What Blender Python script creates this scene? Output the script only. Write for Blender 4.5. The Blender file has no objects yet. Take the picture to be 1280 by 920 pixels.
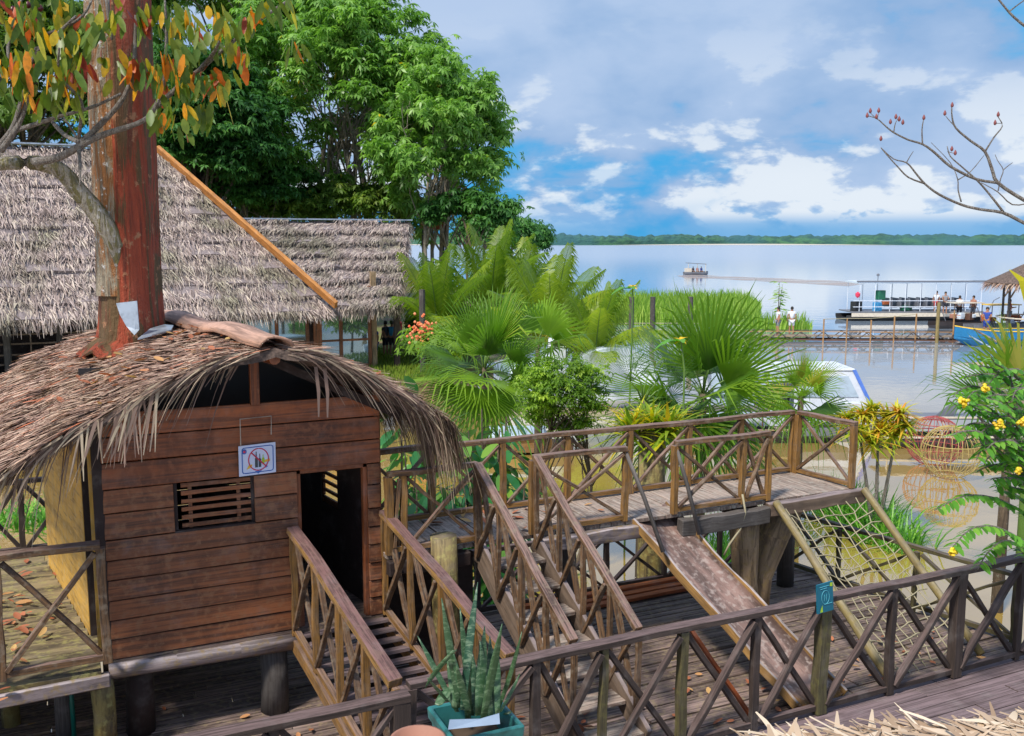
import bpy, math, random
import numpy as np
from mathutils import Vector, Matrix
random.seed(7)
rng = np.random.default_rng(7)
SC = bpy.context.scene
COL = SC.collection
PI = math.pi

# ------------------------------------------------------------ camera, world, sun
FPX = 1200.0                                   # focal length in px of the 1280 px wide photograph
PITCH = math.atan(160 / FPX)
HEAD = math.radians(25.3)
H = 4.0
Rv = Vector((math.cos(HEAD), -math.sin(HEAD), 0)); Fv = Vector((math.sin(HEAD), math.cos(HEAD), 0)); Zv = Vector((0, 0, 1))
fwd = Fv * math.cos(PITCH) - Zv * math.sin(PITCH); upv = Fv * math.sin(PITCH) + Zv * math.cos(PITCH)
CAM = Vector((0, 0, H))
cd = bpy.data.cameras.new('camera'); cam = bpy.data.objects.new('camera', cd); COL.objects.link(cam)
cd.sensor_width = 36; cd.lens = 36 * FPX / 1280; cd.clip_start = .05; cd.clip_end = 6000
m = Matrix((Rv, upv, -fwd)).transposed().to_4x4(); m.translation = CAM; cam.matrix_world = m
SC.camera = cam
SC.view_settings.view_transform = 'Standard'; SC.view_settings.look = 'None'
SC.view_settings.exposure = 0.22; SC.view_settings.gamma = 1
SUN_EL, SUN_AZ = math.radians(52), math.radians(-116)       # azimuth measured clockwise from +Y
SUN_STR, SUN_ANG = 4.3, 7.0
NISH, CLOUD = .1, 1.0

def ray(x, y): return Rv * ((x - 640) / FPX) + upv * ((460 - y) / FPX) + fwd
def G(x, y, z=0.0): r = ray(x, y); return CAM + r * ((z - H) / r.z)
def AY(x, y, Y): r = ray(x, y); return CAM + r * (Y / r.y)
def AX(x, y, X): r = ray(x, y); return CAM + r * (X / r.x)
def AD(x, y, D): r = ray(x, y); return CAM + r * (D / r.dot(Fv))

class NT:
    def __init__(s, tree): s.t = tree; s.n = tree.nodes; s.l = tree.links; s.n.clear()
    def new(s, ty, **k):
        nd = s.n.new(ty)
        for a, b in k.items(): setattr(nd, a, b)
        return nd
    def link(s, a, b): s.l.new(a, b)
    def _in(s, sock, v):
        if isinstance(v, bpy.types.NodeSocket): s.link(v, sock)
        elif isinstance(v, (tuple, list)) and len(v) == 3 and sock.type == 'RGBA': sock.default_value = (*v, 1)
        else: sock.default_value = v
    def math(s, op, a, b=0.0, c=None):
        nd = s.new('ShaderNodeMath', operation=op); s._in(nd.inputs[0], a); s._in(nd.inputs[1], b)
        if c is not None: s._in(nd.inputs[2], c)
        return nd.outputs[0]
    def noise(s, vec, scale, detail=4, rough=.55, dist=0.0):
        nd = s.new('ShaderNodeTexNoise')
        if vec is not None: s.link(vec, nd.inputs['Vector'])
        nd.inputs['Scale'].default_value = scale; nd.inputs['Detail'].default_value = detail
        nd.inputs['Roughness'].default_value = rough; nd.inputs['Distortion'].default_value = dist
        return nd.outputs['Fac']
    def vscale(s, vec, sc, loc=(0, 0, 0)):
        nd = s.new('ShaderNodeMapping'); s.link(vec, nd.inputs[0]); nd.inputs['Scale'].default_value = sc
        nd.inputs['Location'].default_value = loc; return nd.outputs[0]
    def ramp(s, fac, stops, interp='LINEAR'):
        nd = s.new('ShaderNodeValToRGB'); s._in(nd.inputs[0], fac); cr = nd.color_ramp; cr.interpolation = interp
        while len(cr.elements) < len(stops): cr.elements.new(.5)
        for e, (p, c) in zip(cr.elements, stops):
            e.position = p; e.color = (*c, 1) if isinstance(c, (tuple, list)) else (c, c, c, 1)
        return nd.outputs[0]
    def sstep(s, v, a, b):
        nd = s.new('ShaderNodeMapRange', interpolation_type='SMOOTHSTEP'); s._in(nd.inputs[0], v)
        nd.inputs[1].default_value = a; nd.inputs[2].default_value = b; return nd.outputs[0]
    def mix(s, f, a, b, mode='MIX'):
        nd = s.new('ShaderNodeMix', data_type='RGBA', blend_type=mode)
        s._in(nd.inputs[0], f); s._in(nd.inputs[6], a); s._in(nd.inputs[7], b); return nd.outputs[2]
    def tint(s):
        return s.new('ShaderNodeAttribute', attribute_name='tint').outputs['Fac']

# world: physical sky with procedural cloud layers
W = bpy.data.worlds.new('World'); SC.world = W; W.use_nodes = True
w = NT(W.node_tree)
sky = w.new('ShaderNodeTexSky', sky_type='NISHITA'); sky.sun_disc = False
sky.sun_elevation = SUN_EL; sky.sun_rotation = SUN_AZ; sky.ozone_density = 2.5; sky.air_density = 1.2
tc = w.new('ShaderNodeTexCoord').outputs['Generated']
rot = w.new('ShaderNodeMapping'); rot.inputs['Rotation'].default_value = (0, 0, HEAD); w.link(tc, rot.inputs[0])
d = rot.outputs[0]
sep = w.new('ShaderNodeSeparateXYZ'); w.link(d, sep.inputs[0]); zz = sep.outputs[2]; xx = sep.outputs[0]
n_big = w.noise(w.vscale(d, (1.0, 1.0, 1.9), (3.1, 0.7, 0.2)), 2.3, 5, .5, .2)
n_mid = w.noise(w.vscale(d, (1, 1, 2.0), (0.3, 2.9, 4.3)), 6.5, 9, .52, .15)
n_fin = w.noise(w.vscale(d, (1, 1, 2.2), (7.3, 1.2, .4)), 15.0, 9, .55, .1)
n_band = w.noise(w.vscale(d, (1, 1, 6.5), (1.3, 4.2, 1.4)), 5.5, 7, .55)
low = w.sstep(zz, .30, .0)
cover = w.math('ADD', w.math('MULTIPLY', n_big, .45), w.math('MULTIPLY', n_mid, .55))
cover = w.math('SUBTRACT', cover, w.math('MULTIPLY', low, .07))
blanket = w.sstep(cover, .350, .425)
blanket = w.math('MAXIMUM', blanket, w.math('MULTIPLY', w.sstep(n_band, .44, .58), .75))
blanket = w.math('MULTIPLY', blanket, w.math('SUBTRACT', 1.0, w.math('MULTIPLY', w.sstep(zz, .045, .01), .6)))
blue = w.ramp(w.math('MULTIPLY', zz, 3), [(0, (.02, .34, .70)), (.08, (.01, .31, .69)), (.5, (.04, .38, .74)), (1, (.14, .34, .68))])
shade = w.sstep(w.math('ADD', w.math('MULTIPLY', n_mid, .6), w.math('MULTIPLY', n_big, .4)), .38, .62)
grey = w.mix(shade, (.23, .38, .62), (.40, .52, .72))
grey = w.mix(w.math('MULTIPLY', w.sstep(zz, .18, .5), .5), grey, (.38, .48, .70))
puff = w.math('MULTIPLY', w.sstep(w.math('ADD', w.math('MULTIPLY', n_mid, .55), w.math('ADD', w.math('MULTIPLY', n_fin, .5), w.math('MULTIPLY', w.sstep(zz, .13, .04), .035))), .55, .605),
              w.math('MULTIPLY', w.sstep(zz, .004, .03), w.sstep(zz, .24, .05)))
grey = w.mix(w.math('MULTIPLY', puff, .9), grey, (.70, .76, .82))
blanket = w.math('MAXIMUM', blanket, w.math('MULTIPLY', puff, w.sstep(n_big, .40, .52)))
bg1 = w.new('ShaderNodeBackground'); w.link(sky.outputs[0], bg1.inputs[0]); bg1.inputs[1].default_value = NISH
bgb = w.new('ShaderNodeBackground'); w.link(blue, bgb.inputs[0]); bgb.inputs[1].default_value = 1.0
add = w.new('ShaderNodeMixShader'); add.inputs[0].default_value = .92; w.link(bg1.outputs[0], add.inputs[1]); w.link(bgb.outputs[0], add.inputs[2])
bg2 = w.new('ShaderNodeBackground'); w.link(grey, bg2.inputs[0]); bg2.inputs[1].default_value = CLOUD
mx = w.new('ShaderNodeMixShader'); w.link(blanket, mx.inputs[0]); w.link(add.outputs[0], mx.inputs[1]); w.link(bg2.outputs[0], mx.inputs[2])
wo = w.new('ShaderNodeOutputWorld'); w.link(mx.outputs[0], wo.inputs[0])

sl = bpy.data.lights.new('sun', 'SUN'); sl.energy = SUN_STR; sl.angle = math.radians(SUN_ANG); sl.color = (1, .93, .82)
so = bpy.data.objects.new('sun', sl); COL.objects.link(so)
sd = Vector((math.sin(SUN_AZ) * math.cos(SUN_EL), math.cos(SUN_AZ) * math.cos(SUN_EL), math.sin(SUN_EL)))
so.rotation_euler = sd.to_track_quat('Z', 'Y').to_euler(); so.location = (0, 0, 30)

# ------------------------------------------------------------ object helpers
def wloc(o):
    v = Vector((0, 0, 0))
    while o is not None: v += o.location; o = o.parent
    return v
def tag(o, label=None, cat=None, group=None, kind=None):
    if label: o['label'] = label
    if cat: o['category'] = cat
    if group: o['group'] = group
    if kind: o['kind'] = kind
    return o
def thing(name, label, cat, loc=(0, 0, 0), group=None):
    o = bpy.data.objects.new(name, None); COL.objects.link(o); o.location = Vector(loc); o.empty_display_size = .2
    return tag(o, label, cat, group)
def copy_tree(o, parent=None):
    c = o.copy(); COL.objects.link(c); c.parent = parent
    for ch in list(o.children): copy_tree(ch, c)
    return c
def mesh_obj(name, V, F, mat, parent=None, origin=None, tint=None, smooth=False, uv=None, bevel=0):
    V = np.asarray(V, dtype=np.float64)
    if parent is not None: off = np.array(wloc(parent)); loc = (0, 0, 0)
    elif origin is not None: off = np.array(origin); loc = tuple(origin)
    else:
        off = np.array([(V[:, 0].min() + V[:, 0].max()) / 2, (V[:, 1].min() + V[:, 1].max()) / 2, V[:, 2].min()]); loc = tuple(off)
    me = bpy.data.meshes.new(name); V = V - off
    if isinstance(F, np.ndarray):
        k = F.shape[1]; n = len(F)
        me.vertices.add(len(V)); me.vertices.foreach_set('co', V.ravel())
        me.loops.add(n * k); me.loops.foreach_set('vertex_index', F.ravel().astype(np.int32))
        me.polygons.add(n); me.polygons.foreach_set('loop_start', np.arange(0, n * k, k, dtype=np.int32))
        try: me.polygons.foreach_set('loop_total', np.full(n, k, dtype=np.int32))
        except Exception: pass
        me.update(calc_edges=True)
    else:
        me.from_pydata([tuple(v) for v in V], [], F); me.update()
    if uv is not None:
        l = me.uv_layers.new(name='UVMap'); l.data.foreach_set('uv', np.asarray(uv, dtype=np.float32).ravel())
    if tint is not None:
        a = me.attributes.new('tint', 'FLOAT', 'FACE'); a.data.foreach_set('value', np.asarray(tint, dtype=np.float32))
    if smooth: me.polygons.foreach_set('use_smooth', [True] * len(me.polygons))
    me.materials.append(mat)
    o = bpy.data.objects.new(name, me); COL.objects.link(o); o.location = loc; o.parent = parent
    if bevel:
        b = o.modifiers.new('bevel', 'BEVEL'); b.width = bevel; b.segments = 1; b.limit_method = 'ANGLE'; b.angle_limit = math.radians(50)
    return o

class MB:
    def __init__(s): s.v = []; s.f = []; s.uv = []; s.t = []
    def face(s, idx, uvs, t): s.f.append(tuple(idx)); s.uv.extend(uvs); s.t.append(t)
    def beam(s, p0, p1, w, h, up=(0, 0, 1), seg=1, wob=0.0, t=None, taper=1.0):
        p0 = Vector(p0); p1 = Vector(p1); ax = p1 - p0; L = ax.length; ax.normalize(); up = Vector(up)
        if abs(ax.dot(up)) > .97: up = Vector((0, 1, 0)) if abs(ax.y) < .9 else Vector((1, 0, 0))
        sx = ax.cross(up).normalized(); uz = sx.cross(ax).normalized()
        t = random.random() if t is None else t; u0 = random.random() * 40; b = len(s.v)
        for i in range(seg + 1):
            k = i / seg; c = p0.lerp(p1, k); q = 1 + (taper - 1) * k
            if 0 < i < seg: c = c + sx * random.uniform(-wob, wob) + uz * random.uniform(-wob, wob)
            for a, e in ((-1, -1), (1, -1), (1, 1), (-1, 1)):
                j = random.uniform(-wob, wob) * .6
                s.v.append(c + sx * (a * w * q / 2 + j) + uz * (e * h * q / 2 + random.uniform(-wob, wob) * .6))
        per = [0, w, w + h, 2 * w + h, 2 * (w + h)]
        for i in range(seg):
            for k in range(4):
                a = b + i * 4 + k; c_ = b + i * 4 + (k + 1) % 4
                u1 = u0 + L * i / seg; u2 = u0 + L * (i + 1) / seg
                s.face((a, c_, c_ + 4, a + 4), [(u1, per[k]), (u1, per[k + 1]), (u2, per[k + 1]), (u2, per[k])], t)
        s.face((b + 3, b + 2, b + 1, b), [(u0, 0), (u0, w), (u0 + h, w), (u0 + h, 0)], t)
        e = b + seg * 4
        s.face((e, e + 1, e + 2, e + 3), [(u0, 0), (u0, w), (u0 + h, w), (u0 + h, 0)], t)
        return s
    def box(s, c, size, t=None):
        c = Vector(c); return s.beam(c - Vector((size[0] / 2, 0, 0)), c + Vector((size[0] / 2, 0, 0)), size[1], size[2], t=t)
    def tube(s, pts, rad, n=8, t=None, cap=True, wob=0.0):
        pts = [Vector(p) for p in pts]; N = len(pts)
        if not hasattr(rad, '__len__'): rad = [rad] * N
        t = random.random() if t is None else t; b = len(s.v); u = random.random() * 40; us = []
        ref = None
        for i in range(N):
            ax = (pts[min(i + 1, N - 1)] - pts[max(i - 1, 0)]).normalized()
            if ref is None: ref = Vector((0, 0, 1)) if abs(ax.z) < .9 else Vector((1, 0, 0))
            sx = ax.cross(ref).normalized(); uy = ax.cross(sx).normalized(); ref = -uy if False else ref
            if i: u += (pts[i] - pts[i - 1]).length
            us.append(u)
            for k in range(n):
                a = 2 * PI * k / n; r = rad[i] * (1 + random.uniform(-wob, wob))
                s.v.append(pts[i] + sx * math.cos(a) * r + uy * math.sin(a) * r)
        for i in range(N - 1):
            c = 2 * PI * rad[i]
            for k in range(n):
                a = b + i * n + k; e = b + i * n + (k + 1) % n
                s.face((a, e, e + n, a + n), [(us[i], c * k / n), (us[i], c * (k + 1) / n), (us[i + 1], c * (k + 1) / n), (us[i + 1], c * k / n)], t)
        if cap:
            s.face([b + k for k in range(n)][::-1], [(0, 0)] * n, t); e = b + (N - 1) * n
            s.face([e + k for k in range(n)], [(0, 0)] * n, t)
        return s
    def ribbon(s, pts, wid, side, t=None):
        t = random.random() if t is None else t; b = len(s.v); side = Vector(side); N = len(pts)
        if not hasattr(wid, '__len__'): wid = [wid] * N
        for p, w_ in zip(pts, wid): s.v.append(Vector(p) - side * w_ / 2); s.v.append(Vector(p) + side * w_ / 2)
        for i in range(N - 1):
            a = b + 2 * i; s.face((a, a + 1, a + 3, a + 2), [(i, 0), (i, 1), (i + 1, 1), (i + 1, 0)], t)
        return s
    def poly(s, pts, t=None):
        b = len(s.v); s.v.extend(Vector(p) for p in pts); n = len(pts)
        s.face(range(b, b + n), [(p[0], p[1]) for p in pts], random.random() if t is None else t); return s
    def prism(s, outline, ax, t=None):
        """extrude closed outline (list of 3d points) along vector ax"""
        t = random.random() if t is None else t; b = len(s.v); n = len(outline); ax = Vector(ax)
        s.v.extend(Vector(p) for p in outline); s.v.extend(Vector(p) + ax for p in outline)
        s.face(list(range(b, b + n))[::-1], [(0, 0)] * n, t); s.face(range(b + n, b + 2 * n), [(0, 0)] * n, t)
        for i in range(n):
            j = (i + 1) % n; s.face((b + i, b + j, b + j + n, b + i + n), [(0, 0), (1, 0), (1, .2), (0, .2)], t)
        return s
    def lathe(s, c, prof, n=20, t=.5):
        c = Vector(c); b = len(s.v)
        for r, z in prof:
            for k in range(n): a = 2 * PI * k / n; s.v.append(c + Vector((r * math.cos(a), r * math.sin(a), z)))
        for i in range(len(prof) - 1):
            for k in range(n):
                a = b + i * n + k; e = b + i * n + (k + 1) % n
                s.face((a, e, e + n, a + n), [(i, k), (i, k + 1), (i + 1, k + 1), (i + 1, k)], t)
        return s
    def build(s, name, mat, parent=None, smooth=False, bevel=0, origin=None):
        return mesh_obj(name, [tuple(v) for v in s.v], s.f, mat, parent, origin, s.t, smooth, s.uv, bevel)

# ------------------------------------------------------------ materials
def mat(name):
    m_ = bpy.data.materials.new(name); m_.use_nodes = True; n = NT(m_.node_tree)
    n.out = n.new('ShaderNodeOutputMaterial'); n.p = n.new('ShaderNodeBsdfPrincipled'); n.link(n.p.outputs[0], n.out.inputs[0])
    return m_, n
def setp(n, col=None, rough=.7, bump=None, bs=.3, bd=.01, spec=None, metal=None):
    if col is not None: n._in(n.p.inputs['Base Color'], col)
    n._in(n.p.inputs['Roughness'], rough)
    if spec is not None: n.p.inputs['Specular IOR Level'].default_value = spec
    if metal is not None: n.p.inputs['Metallic'].default_value = metal
    if bump is not None:
        b = n.new('ShaderNodeBump'); b.inputs['Strength'].default_value = bs; b.inputs['Distance'].default_value = bd
        n.link(bump, b.inputs['Height']); n.link(b.outputs[0], n.p.inputs['Normal'])
def wood(name, side, top, dark=.45, moss=None, tintv=.35, uvx=3.0, uvy=60.0, rough=.75, topmix=1.0, stain=.35):
    m_, n = mat(name)
    uv = n.new('ShaderNodeTexCoord').outputs['UV']; ob = n.new('ShaderNodeTexCoord').outputs['Object']
    grain = n.noise(n.vscale(uv, (uvx, uvy, 1)), 1.0, 6, .65, .6)
    fine = n.noise(n.vscale(uv, (uvx * 4, uvy * 3, 1)), 1.0, 3, .6)
    blot = n.noise(ob, 4.5, 5, .6)
    blot2 = n.noise(ob, 17, 4, .6)
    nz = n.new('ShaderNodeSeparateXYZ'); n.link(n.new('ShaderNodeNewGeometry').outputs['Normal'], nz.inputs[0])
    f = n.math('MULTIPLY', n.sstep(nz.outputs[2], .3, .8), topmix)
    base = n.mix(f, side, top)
    t = n.tint()
    base = n.mix(n.math('MULTIPLY', n.math('SUBTRACT', 1, t), tintv), base, tuple(c * .35 for c in side))
    base = n.mix(n.sstep(grain, .38, .60), n.mix(min(.9, dark * 1.25), base, (.02, .013, .01)), base)
    base = n.mix(n.math('MULTIPLY', n.sstep(blot, .5, .72), .28), base, n.mix(.55, base, (.36, .33, .32)))
    base = n.mix(n.math('MULTIPLY', n.sstep(n.noise(n.vscale(ob, (3.2, 3.2, 1.3), (1.7, 4.4, .3)), 1, 7, .65, .4), .46, .66), stain), base, n.mix(1, base, (.34, .30, .28), 'MULTIPLY'))
    if moss: base = n.mix(n.math('MULTIPLY', n.sstep(blot2, .48, .68), .7), base, moss)
    base = n.mix(n.math('MULTIPLY', n.sstep(fine, .55, .72), .5), base, (.03, .02, .015))
    setp(n, base, rough, n.math('ADD', grain, n.math('MULTIPLY', fine, .5)), .55, .006)
    return m_
M = {}
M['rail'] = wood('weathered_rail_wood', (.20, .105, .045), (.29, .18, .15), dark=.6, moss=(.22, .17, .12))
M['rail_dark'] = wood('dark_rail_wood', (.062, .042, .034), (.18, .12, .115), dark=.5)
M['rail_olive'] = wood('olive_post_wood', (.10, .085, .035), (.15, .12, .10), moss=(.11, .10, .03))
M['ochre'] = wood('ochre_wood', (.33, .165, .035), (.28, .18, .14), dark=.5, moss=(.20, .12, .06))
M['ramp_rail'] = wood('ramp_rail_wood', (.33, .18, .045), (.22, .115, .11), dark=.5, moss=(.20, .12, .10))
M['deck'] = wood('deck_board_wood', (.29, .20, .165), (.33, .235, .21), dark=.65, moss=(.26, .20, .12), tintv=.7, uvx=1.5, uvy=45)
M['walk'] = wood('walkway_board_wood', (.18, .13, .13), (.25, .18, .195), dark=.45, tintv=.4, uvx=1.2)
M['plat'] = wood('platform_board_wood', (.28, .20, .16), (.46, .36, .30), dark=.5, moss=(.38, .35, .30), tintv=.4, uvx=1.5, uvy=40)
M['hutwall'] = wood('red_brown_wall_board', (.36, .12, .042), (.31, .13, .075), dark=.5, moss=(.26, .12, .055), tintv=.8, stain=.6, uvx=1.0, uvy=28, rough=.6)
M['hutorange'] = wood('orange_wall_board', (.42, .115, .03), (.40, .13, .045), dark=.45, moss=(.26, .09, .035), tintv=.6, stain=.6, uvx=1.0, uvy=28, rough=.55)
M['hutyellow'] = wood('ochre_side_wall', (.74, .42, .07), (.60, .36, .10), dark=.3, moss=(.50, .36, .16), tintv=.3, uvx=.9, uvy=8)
M['darkwood'] = wood('dark_wood_with_shade', (.028, .012, .010), (.04, .022, .02), dark=.5)  # near-black: interior shade put into the colour; dark timbers share it
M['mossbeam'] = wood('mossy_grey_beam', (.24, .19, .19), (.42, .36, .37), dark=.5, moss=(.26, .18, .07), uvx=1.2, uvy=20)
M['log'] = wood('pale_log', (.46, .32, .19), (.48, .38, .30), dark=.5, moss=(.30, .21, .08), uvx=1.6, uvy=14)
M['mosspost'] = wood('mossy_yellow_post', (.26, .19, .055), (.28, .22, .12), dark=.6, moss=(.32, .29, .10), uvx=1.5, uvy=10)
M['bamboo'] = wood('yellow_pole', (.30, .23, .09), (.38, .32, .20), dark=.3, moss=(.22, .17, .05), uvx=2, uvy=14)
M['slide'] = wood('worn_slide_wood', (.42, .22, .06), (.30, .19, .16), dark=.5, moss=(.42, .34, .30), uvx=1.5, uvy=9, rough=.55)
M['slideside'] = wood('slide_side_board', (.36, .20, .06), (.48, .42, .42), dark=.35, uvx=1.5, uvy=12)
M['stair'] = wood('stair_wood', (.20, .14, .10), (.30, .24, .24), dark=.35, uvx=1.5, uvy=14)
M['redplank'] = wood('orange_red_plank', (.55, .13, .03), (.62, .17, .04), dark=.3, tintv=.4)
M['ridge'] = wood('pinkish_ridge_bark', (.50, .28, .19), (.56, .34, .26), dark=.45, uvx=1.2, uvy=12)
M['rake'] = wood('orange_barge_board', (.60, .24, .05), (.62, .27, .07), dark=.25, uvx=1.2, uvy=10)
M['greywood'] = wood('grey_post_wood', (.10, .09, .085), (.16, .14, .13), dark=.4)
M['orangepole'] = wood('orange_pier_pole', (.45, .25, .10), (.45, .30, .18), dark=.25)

def plain(name, col, rough=.5, spec=None, metal=None, var=.15, sc=6.0, bs=0.0):
    m_, n = mat(name); ob = n.new('ShaderNodeTexCoord').outputs['Object']
    f = n.noise(ob, sc, 5, .6)
    c = n.mix(n.math('MULTIPLY', n.sstep(f, .4, .7), var * 2), col, tuple(x * .45 for x in col))
    setp(n, c, rough, f if bs else None, bs, .01, spec, metal); return m_
M['white'] = plain('white_boat_paint', (.68, .73, .82), .35, var=.10)
M['whitedull'] = plain('white_tarpaulin', (.62, .70, .80), .5, var=.1, sc=2)
M['bluewhite'] = plain('pale_blue_panel', (.45, .56, .68), .4)
M['blue'] = plain('blue_hull_paint', (.012, .16, .36), .35)
M['bluetrim'] = plain('blue_trim_paint', (.10, .22, .70), .4)
M['black'] = plain('black_paint', (.02, .02, .022), .5)
M['greyhull'] = plain('grey_hull_paint', (.16, .17, .20), .5)
M['darkhull'] = plain('dark_hull_paint', (.035, .028, .030), .55)
M['brownhull'] = plain('brown_hull_paint', (.12, .06, .04), .5)
M['cream'] = plain('cream_paint', (.62, .55, .45), .5)
M['yellow'] = plain('yellow_paint', (.80, .50, .04), .5)
M['red'] = plain('red_paint', (.55, .04, .03), .5)
M['redroof'] = plain('red_metal_roof', (.50, .10, .07), .5)
M['green'] = plain('green_paint', (.02, .16, .09), .5)
M['teal'] = plain('teal_glazed_pot', (.030, .17, .17), .3, var=.5, sc=11)
M['tealsign'] = plain('teal_sign_board', (.005, .13, .20), .4, var=.2)
M['signline'] = plain('pale_teal_print', (.10, .42, .52), .5)
M['signgreen'] = plain('lime_print', (.35, .55, .03), .5)
M['signwhite'] = plain('white_sign_board', (.62, .68, .86), .5, var=.05)
M['signblue'] = plain('blue_print', (.03, .14, .50), .5)
M['signred'] = plain('red_print', (.70, .04, .10), .5)
M['signdark'] = plain('dark_print', (.05, .07, .08), .5)
M['terra'] = plain('terracotta', (.36, .17, .12), .7)
M['paper'] = plain('pale_blue_liner', (.20, .28, .40), .6)
M['rope'] = plain('pale_rope', (.36, .32, .21), .9)
M['wire'] = plain('thin_wire', (.42, .36, .30), .5)
M['metal'] = plain('sheet_metal', (.42, .48, .56), .4, metal=.5, var=.4)
M['pipe'] = plain('green_pipe', (.0, .12, .09), .4)
M['skin'] = plain('skin', (.36, .18, .11), .6, var=.05)
M['hair'] = plain('hair', (.015, .012, .01), .6)
M['cl_blue'] = plain('blue_cloth', (.02, .06, .32), .8)
M['cl_white'] = plain('white_cloth', (.66, .70, .76), .8)
M['cl_black'] = plain('black_cloth', (.03, .03, .045), .8)
M['cl_red'] = plain('red_cloth', (.50, .04, .04), .8)
M['cl_grey'] = plain('grey_cloth', (.24, .25, .28), .8)
M['cl_sky'] = plain('light_blue_cloth', (.05, .30, .60), .8)
M['cagered'] = plain('red_cage_rod', (.36, .07, .07), .6)
M['cageyel'] = plain('yellow_cage_rod', (.42, .32, .11), .6)
M['ball'] = plain('green_ball', (.16, .55, .03), .4)
M['rock'] = plain('soil', (.08, .05, .03), .9)
M['concrete'] = plain('pale_concrete', (.36, .33, .28), .85)

def leaf(name, stops, trans=.3, rough=.5, spec=.35, var=.35, nsc=1.3):
    m_, n = mat(name); t = n.tint(); ob = n.new('ShaderNodeTexCoord').outputs['Object']
    c = n.ramp(t, stops); f = n.noise(ob, nsc, 3, .5)
    c = n.mix(n.math('MULTIPLY', n.sstep(f, .4, .7), var), c, n.mix(1, c, (.55, .62, .5), 'MULTIPLY'))
    setp(n, c, rough, spec=spec)
    tr = n.new('ShaderNodeBsdfTranslucent'); n.link(n.mix(1, c, (1.5, 1.7, .7), 'MULTIPLY'), tr.inputs[0])
    ms = n.new('ShaderNodeMixShader'); ms.inputs[0].default_value = trans
    n.link(n.p.outputs[0], ms.inputs[1]); n.link(tr.outputs[0], ms.inputs[2]); n.link(ms.outputs[0], n.out.inputs[0]); return m_
M['lf_broad'] = leaf('broad_tree_leaf', [(0, (.10, .22, .04)), (.5, (.19, .37, .07)), (.9, (.31, .50, .13)), (.985, (.34, .54, .17)), (1, (.65, .45, .02))], .35, .4)
M['lf_dark'] = leaf('dark_tree_leaf', [(0, (.02, .08, .02)), (.6, (.06, .18, .035)), (1, (.13, .30, .06))], .3)
M['lf_olive'] = leaf('olive_tree_leaf', [(0, (.06, .13, .02)), (.6, (.14, .24, .04)), (1, (.30, .38, .06))], .35)
M['lf_palm'] = leaf('coconut_frond_leaf', [(0, (.055, .12, .015)), (.5, (.15, .25, .022)), (.85, (.30, .38, .035)), (1, (.50, .36, .06))], .45, .4)
M['lf_fan'] = leaf('fan_palm_leaf', [(0, (.04, .10, .02)), (.5, (.10, .215, .022)), (.9, (.22, .37, .03)), (1, (.38, .34, .07))], .42, .35)
M['lf_reed'] = leaf('reed_leaf', [(0, (.14, .27, .04)), (.6, (.25, .42, .05)), (1, (.42, .52, .13))], .4)
M['lf_bush'] = leaf('bush_leaf', [(0, (.08, .17, .02)), (.6, (.18, .32, .03)), (1, (.42, .58, .06))], .4)
M['lf_shiny'] = leaf('shiny_dark_leaf', [(0, (.02, .12, .04)), (.6, (.05, .24, .06)), (1, (.24, .42, .05))], .3, .3, .5)
M['lf_croton'] = leaf('croton_leaf', [(0, (.16, .26, .02)), (.5, (.38, .46, .04)), (.8, (.62, .56, .05)), (1, (.72, .28, .05))], .4)
M['lf_brom'] = leaf('bromeliad_leaf', [(0, (.14, .26, .02)), (.5, (.34, .42, .02)), (.85, (.62, .52, .02)), (1, (.60, .30, .02))], .35)
M['lf_autumn'] = leaf('turning_leaf', nsc=22, stops=[(0, (.08, .15, .02)), (.40, (.17, .22, .025)), (.52, (.40, .36, .03)), (.66, (.75, .36, .015)), (.8, (.62, .12, .01)), (1, (.26, .035, .03))], trans=.35, rough=.4, spec=.4, var=.7)
M['lf_senna'] = leaf('shrub_leaf', [(0, (.07, .21, .03)), (.6, (.14, .38, .05)), (1, (.28, .52, .08))], .38, .4)
M['lf_snake'] = None
M['flower'] = leaf('yellow_flower', [(0, (.75, .45, .01)), (1, (.9, .75, .03))], .2)
M['flower_o'] = leaf('coral_flower', [(0, (.75, .16, .06)), (1, (.85, .35, .18))], .2)
M['grass'] = leaf('lawn_grass', [(0, (.10, .18, .02)), (1, (.25, .33, .04))], .2)
M['litter'] = leaf('fallen_leaf', [(0, (.30, .10, .05)), (.6, (.45, .16, .08)), (1, (.60, .40, .16))], .1, .7)
M['thatch_grey'] = leaf('grey_weathered_thatch', [(0, (.13, .10, .09)), (.35, (.30, .235, .22)), (.7, (.47, .38, .355)), (1, (.66, .56, .47))], .05, .85, .15, .9, nsc=.55)
M['thatch_brown'] = leaf('brown_weathered_thatch', [(0, (.10, .06, .05)), (.3, (.29, .18, .145)), (.65, (.48, .32, .255)), (.92, (.64, .49, .38)), (1, (.62, .17, .08))], .05, .8, .15, .3)
M['thatch_fringe'] = leaf('hanging_thatch_fringe', [(0, (.12, .075, .06)), (.5, (.29, .20, .165)), (1, (.50, .41, .30))], .1, .8, .15, .2)
M['thatch_pale'] = leaf('pale_dry_thatch', [(0, (.30, .20, .13)), (.6, (.56, .42, .30)), (1, (.72, .60, .46))], .05, .8, .15, .2)
def base_thatch(name, c1, c2):
    m_, n = mat(name); ob = n.new('ShaderNodeTexCoord').outputs['Object']
    f = n.noise(ob, 9, 8, .7, .5); setp(n, n.mix(n.sstep(f, .35, .65), c1, c2), .9, f, .8, .03); return m_
M['thatch_base'] = base_thatch('thatch_underlayer', (.05, .035, .03), (.20, .14, .11))
M['thatch_base_grey'] = base_thatch('grey_thatch_underlayer', (.16, .13, .13), (.30, .25, .25))

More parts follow.
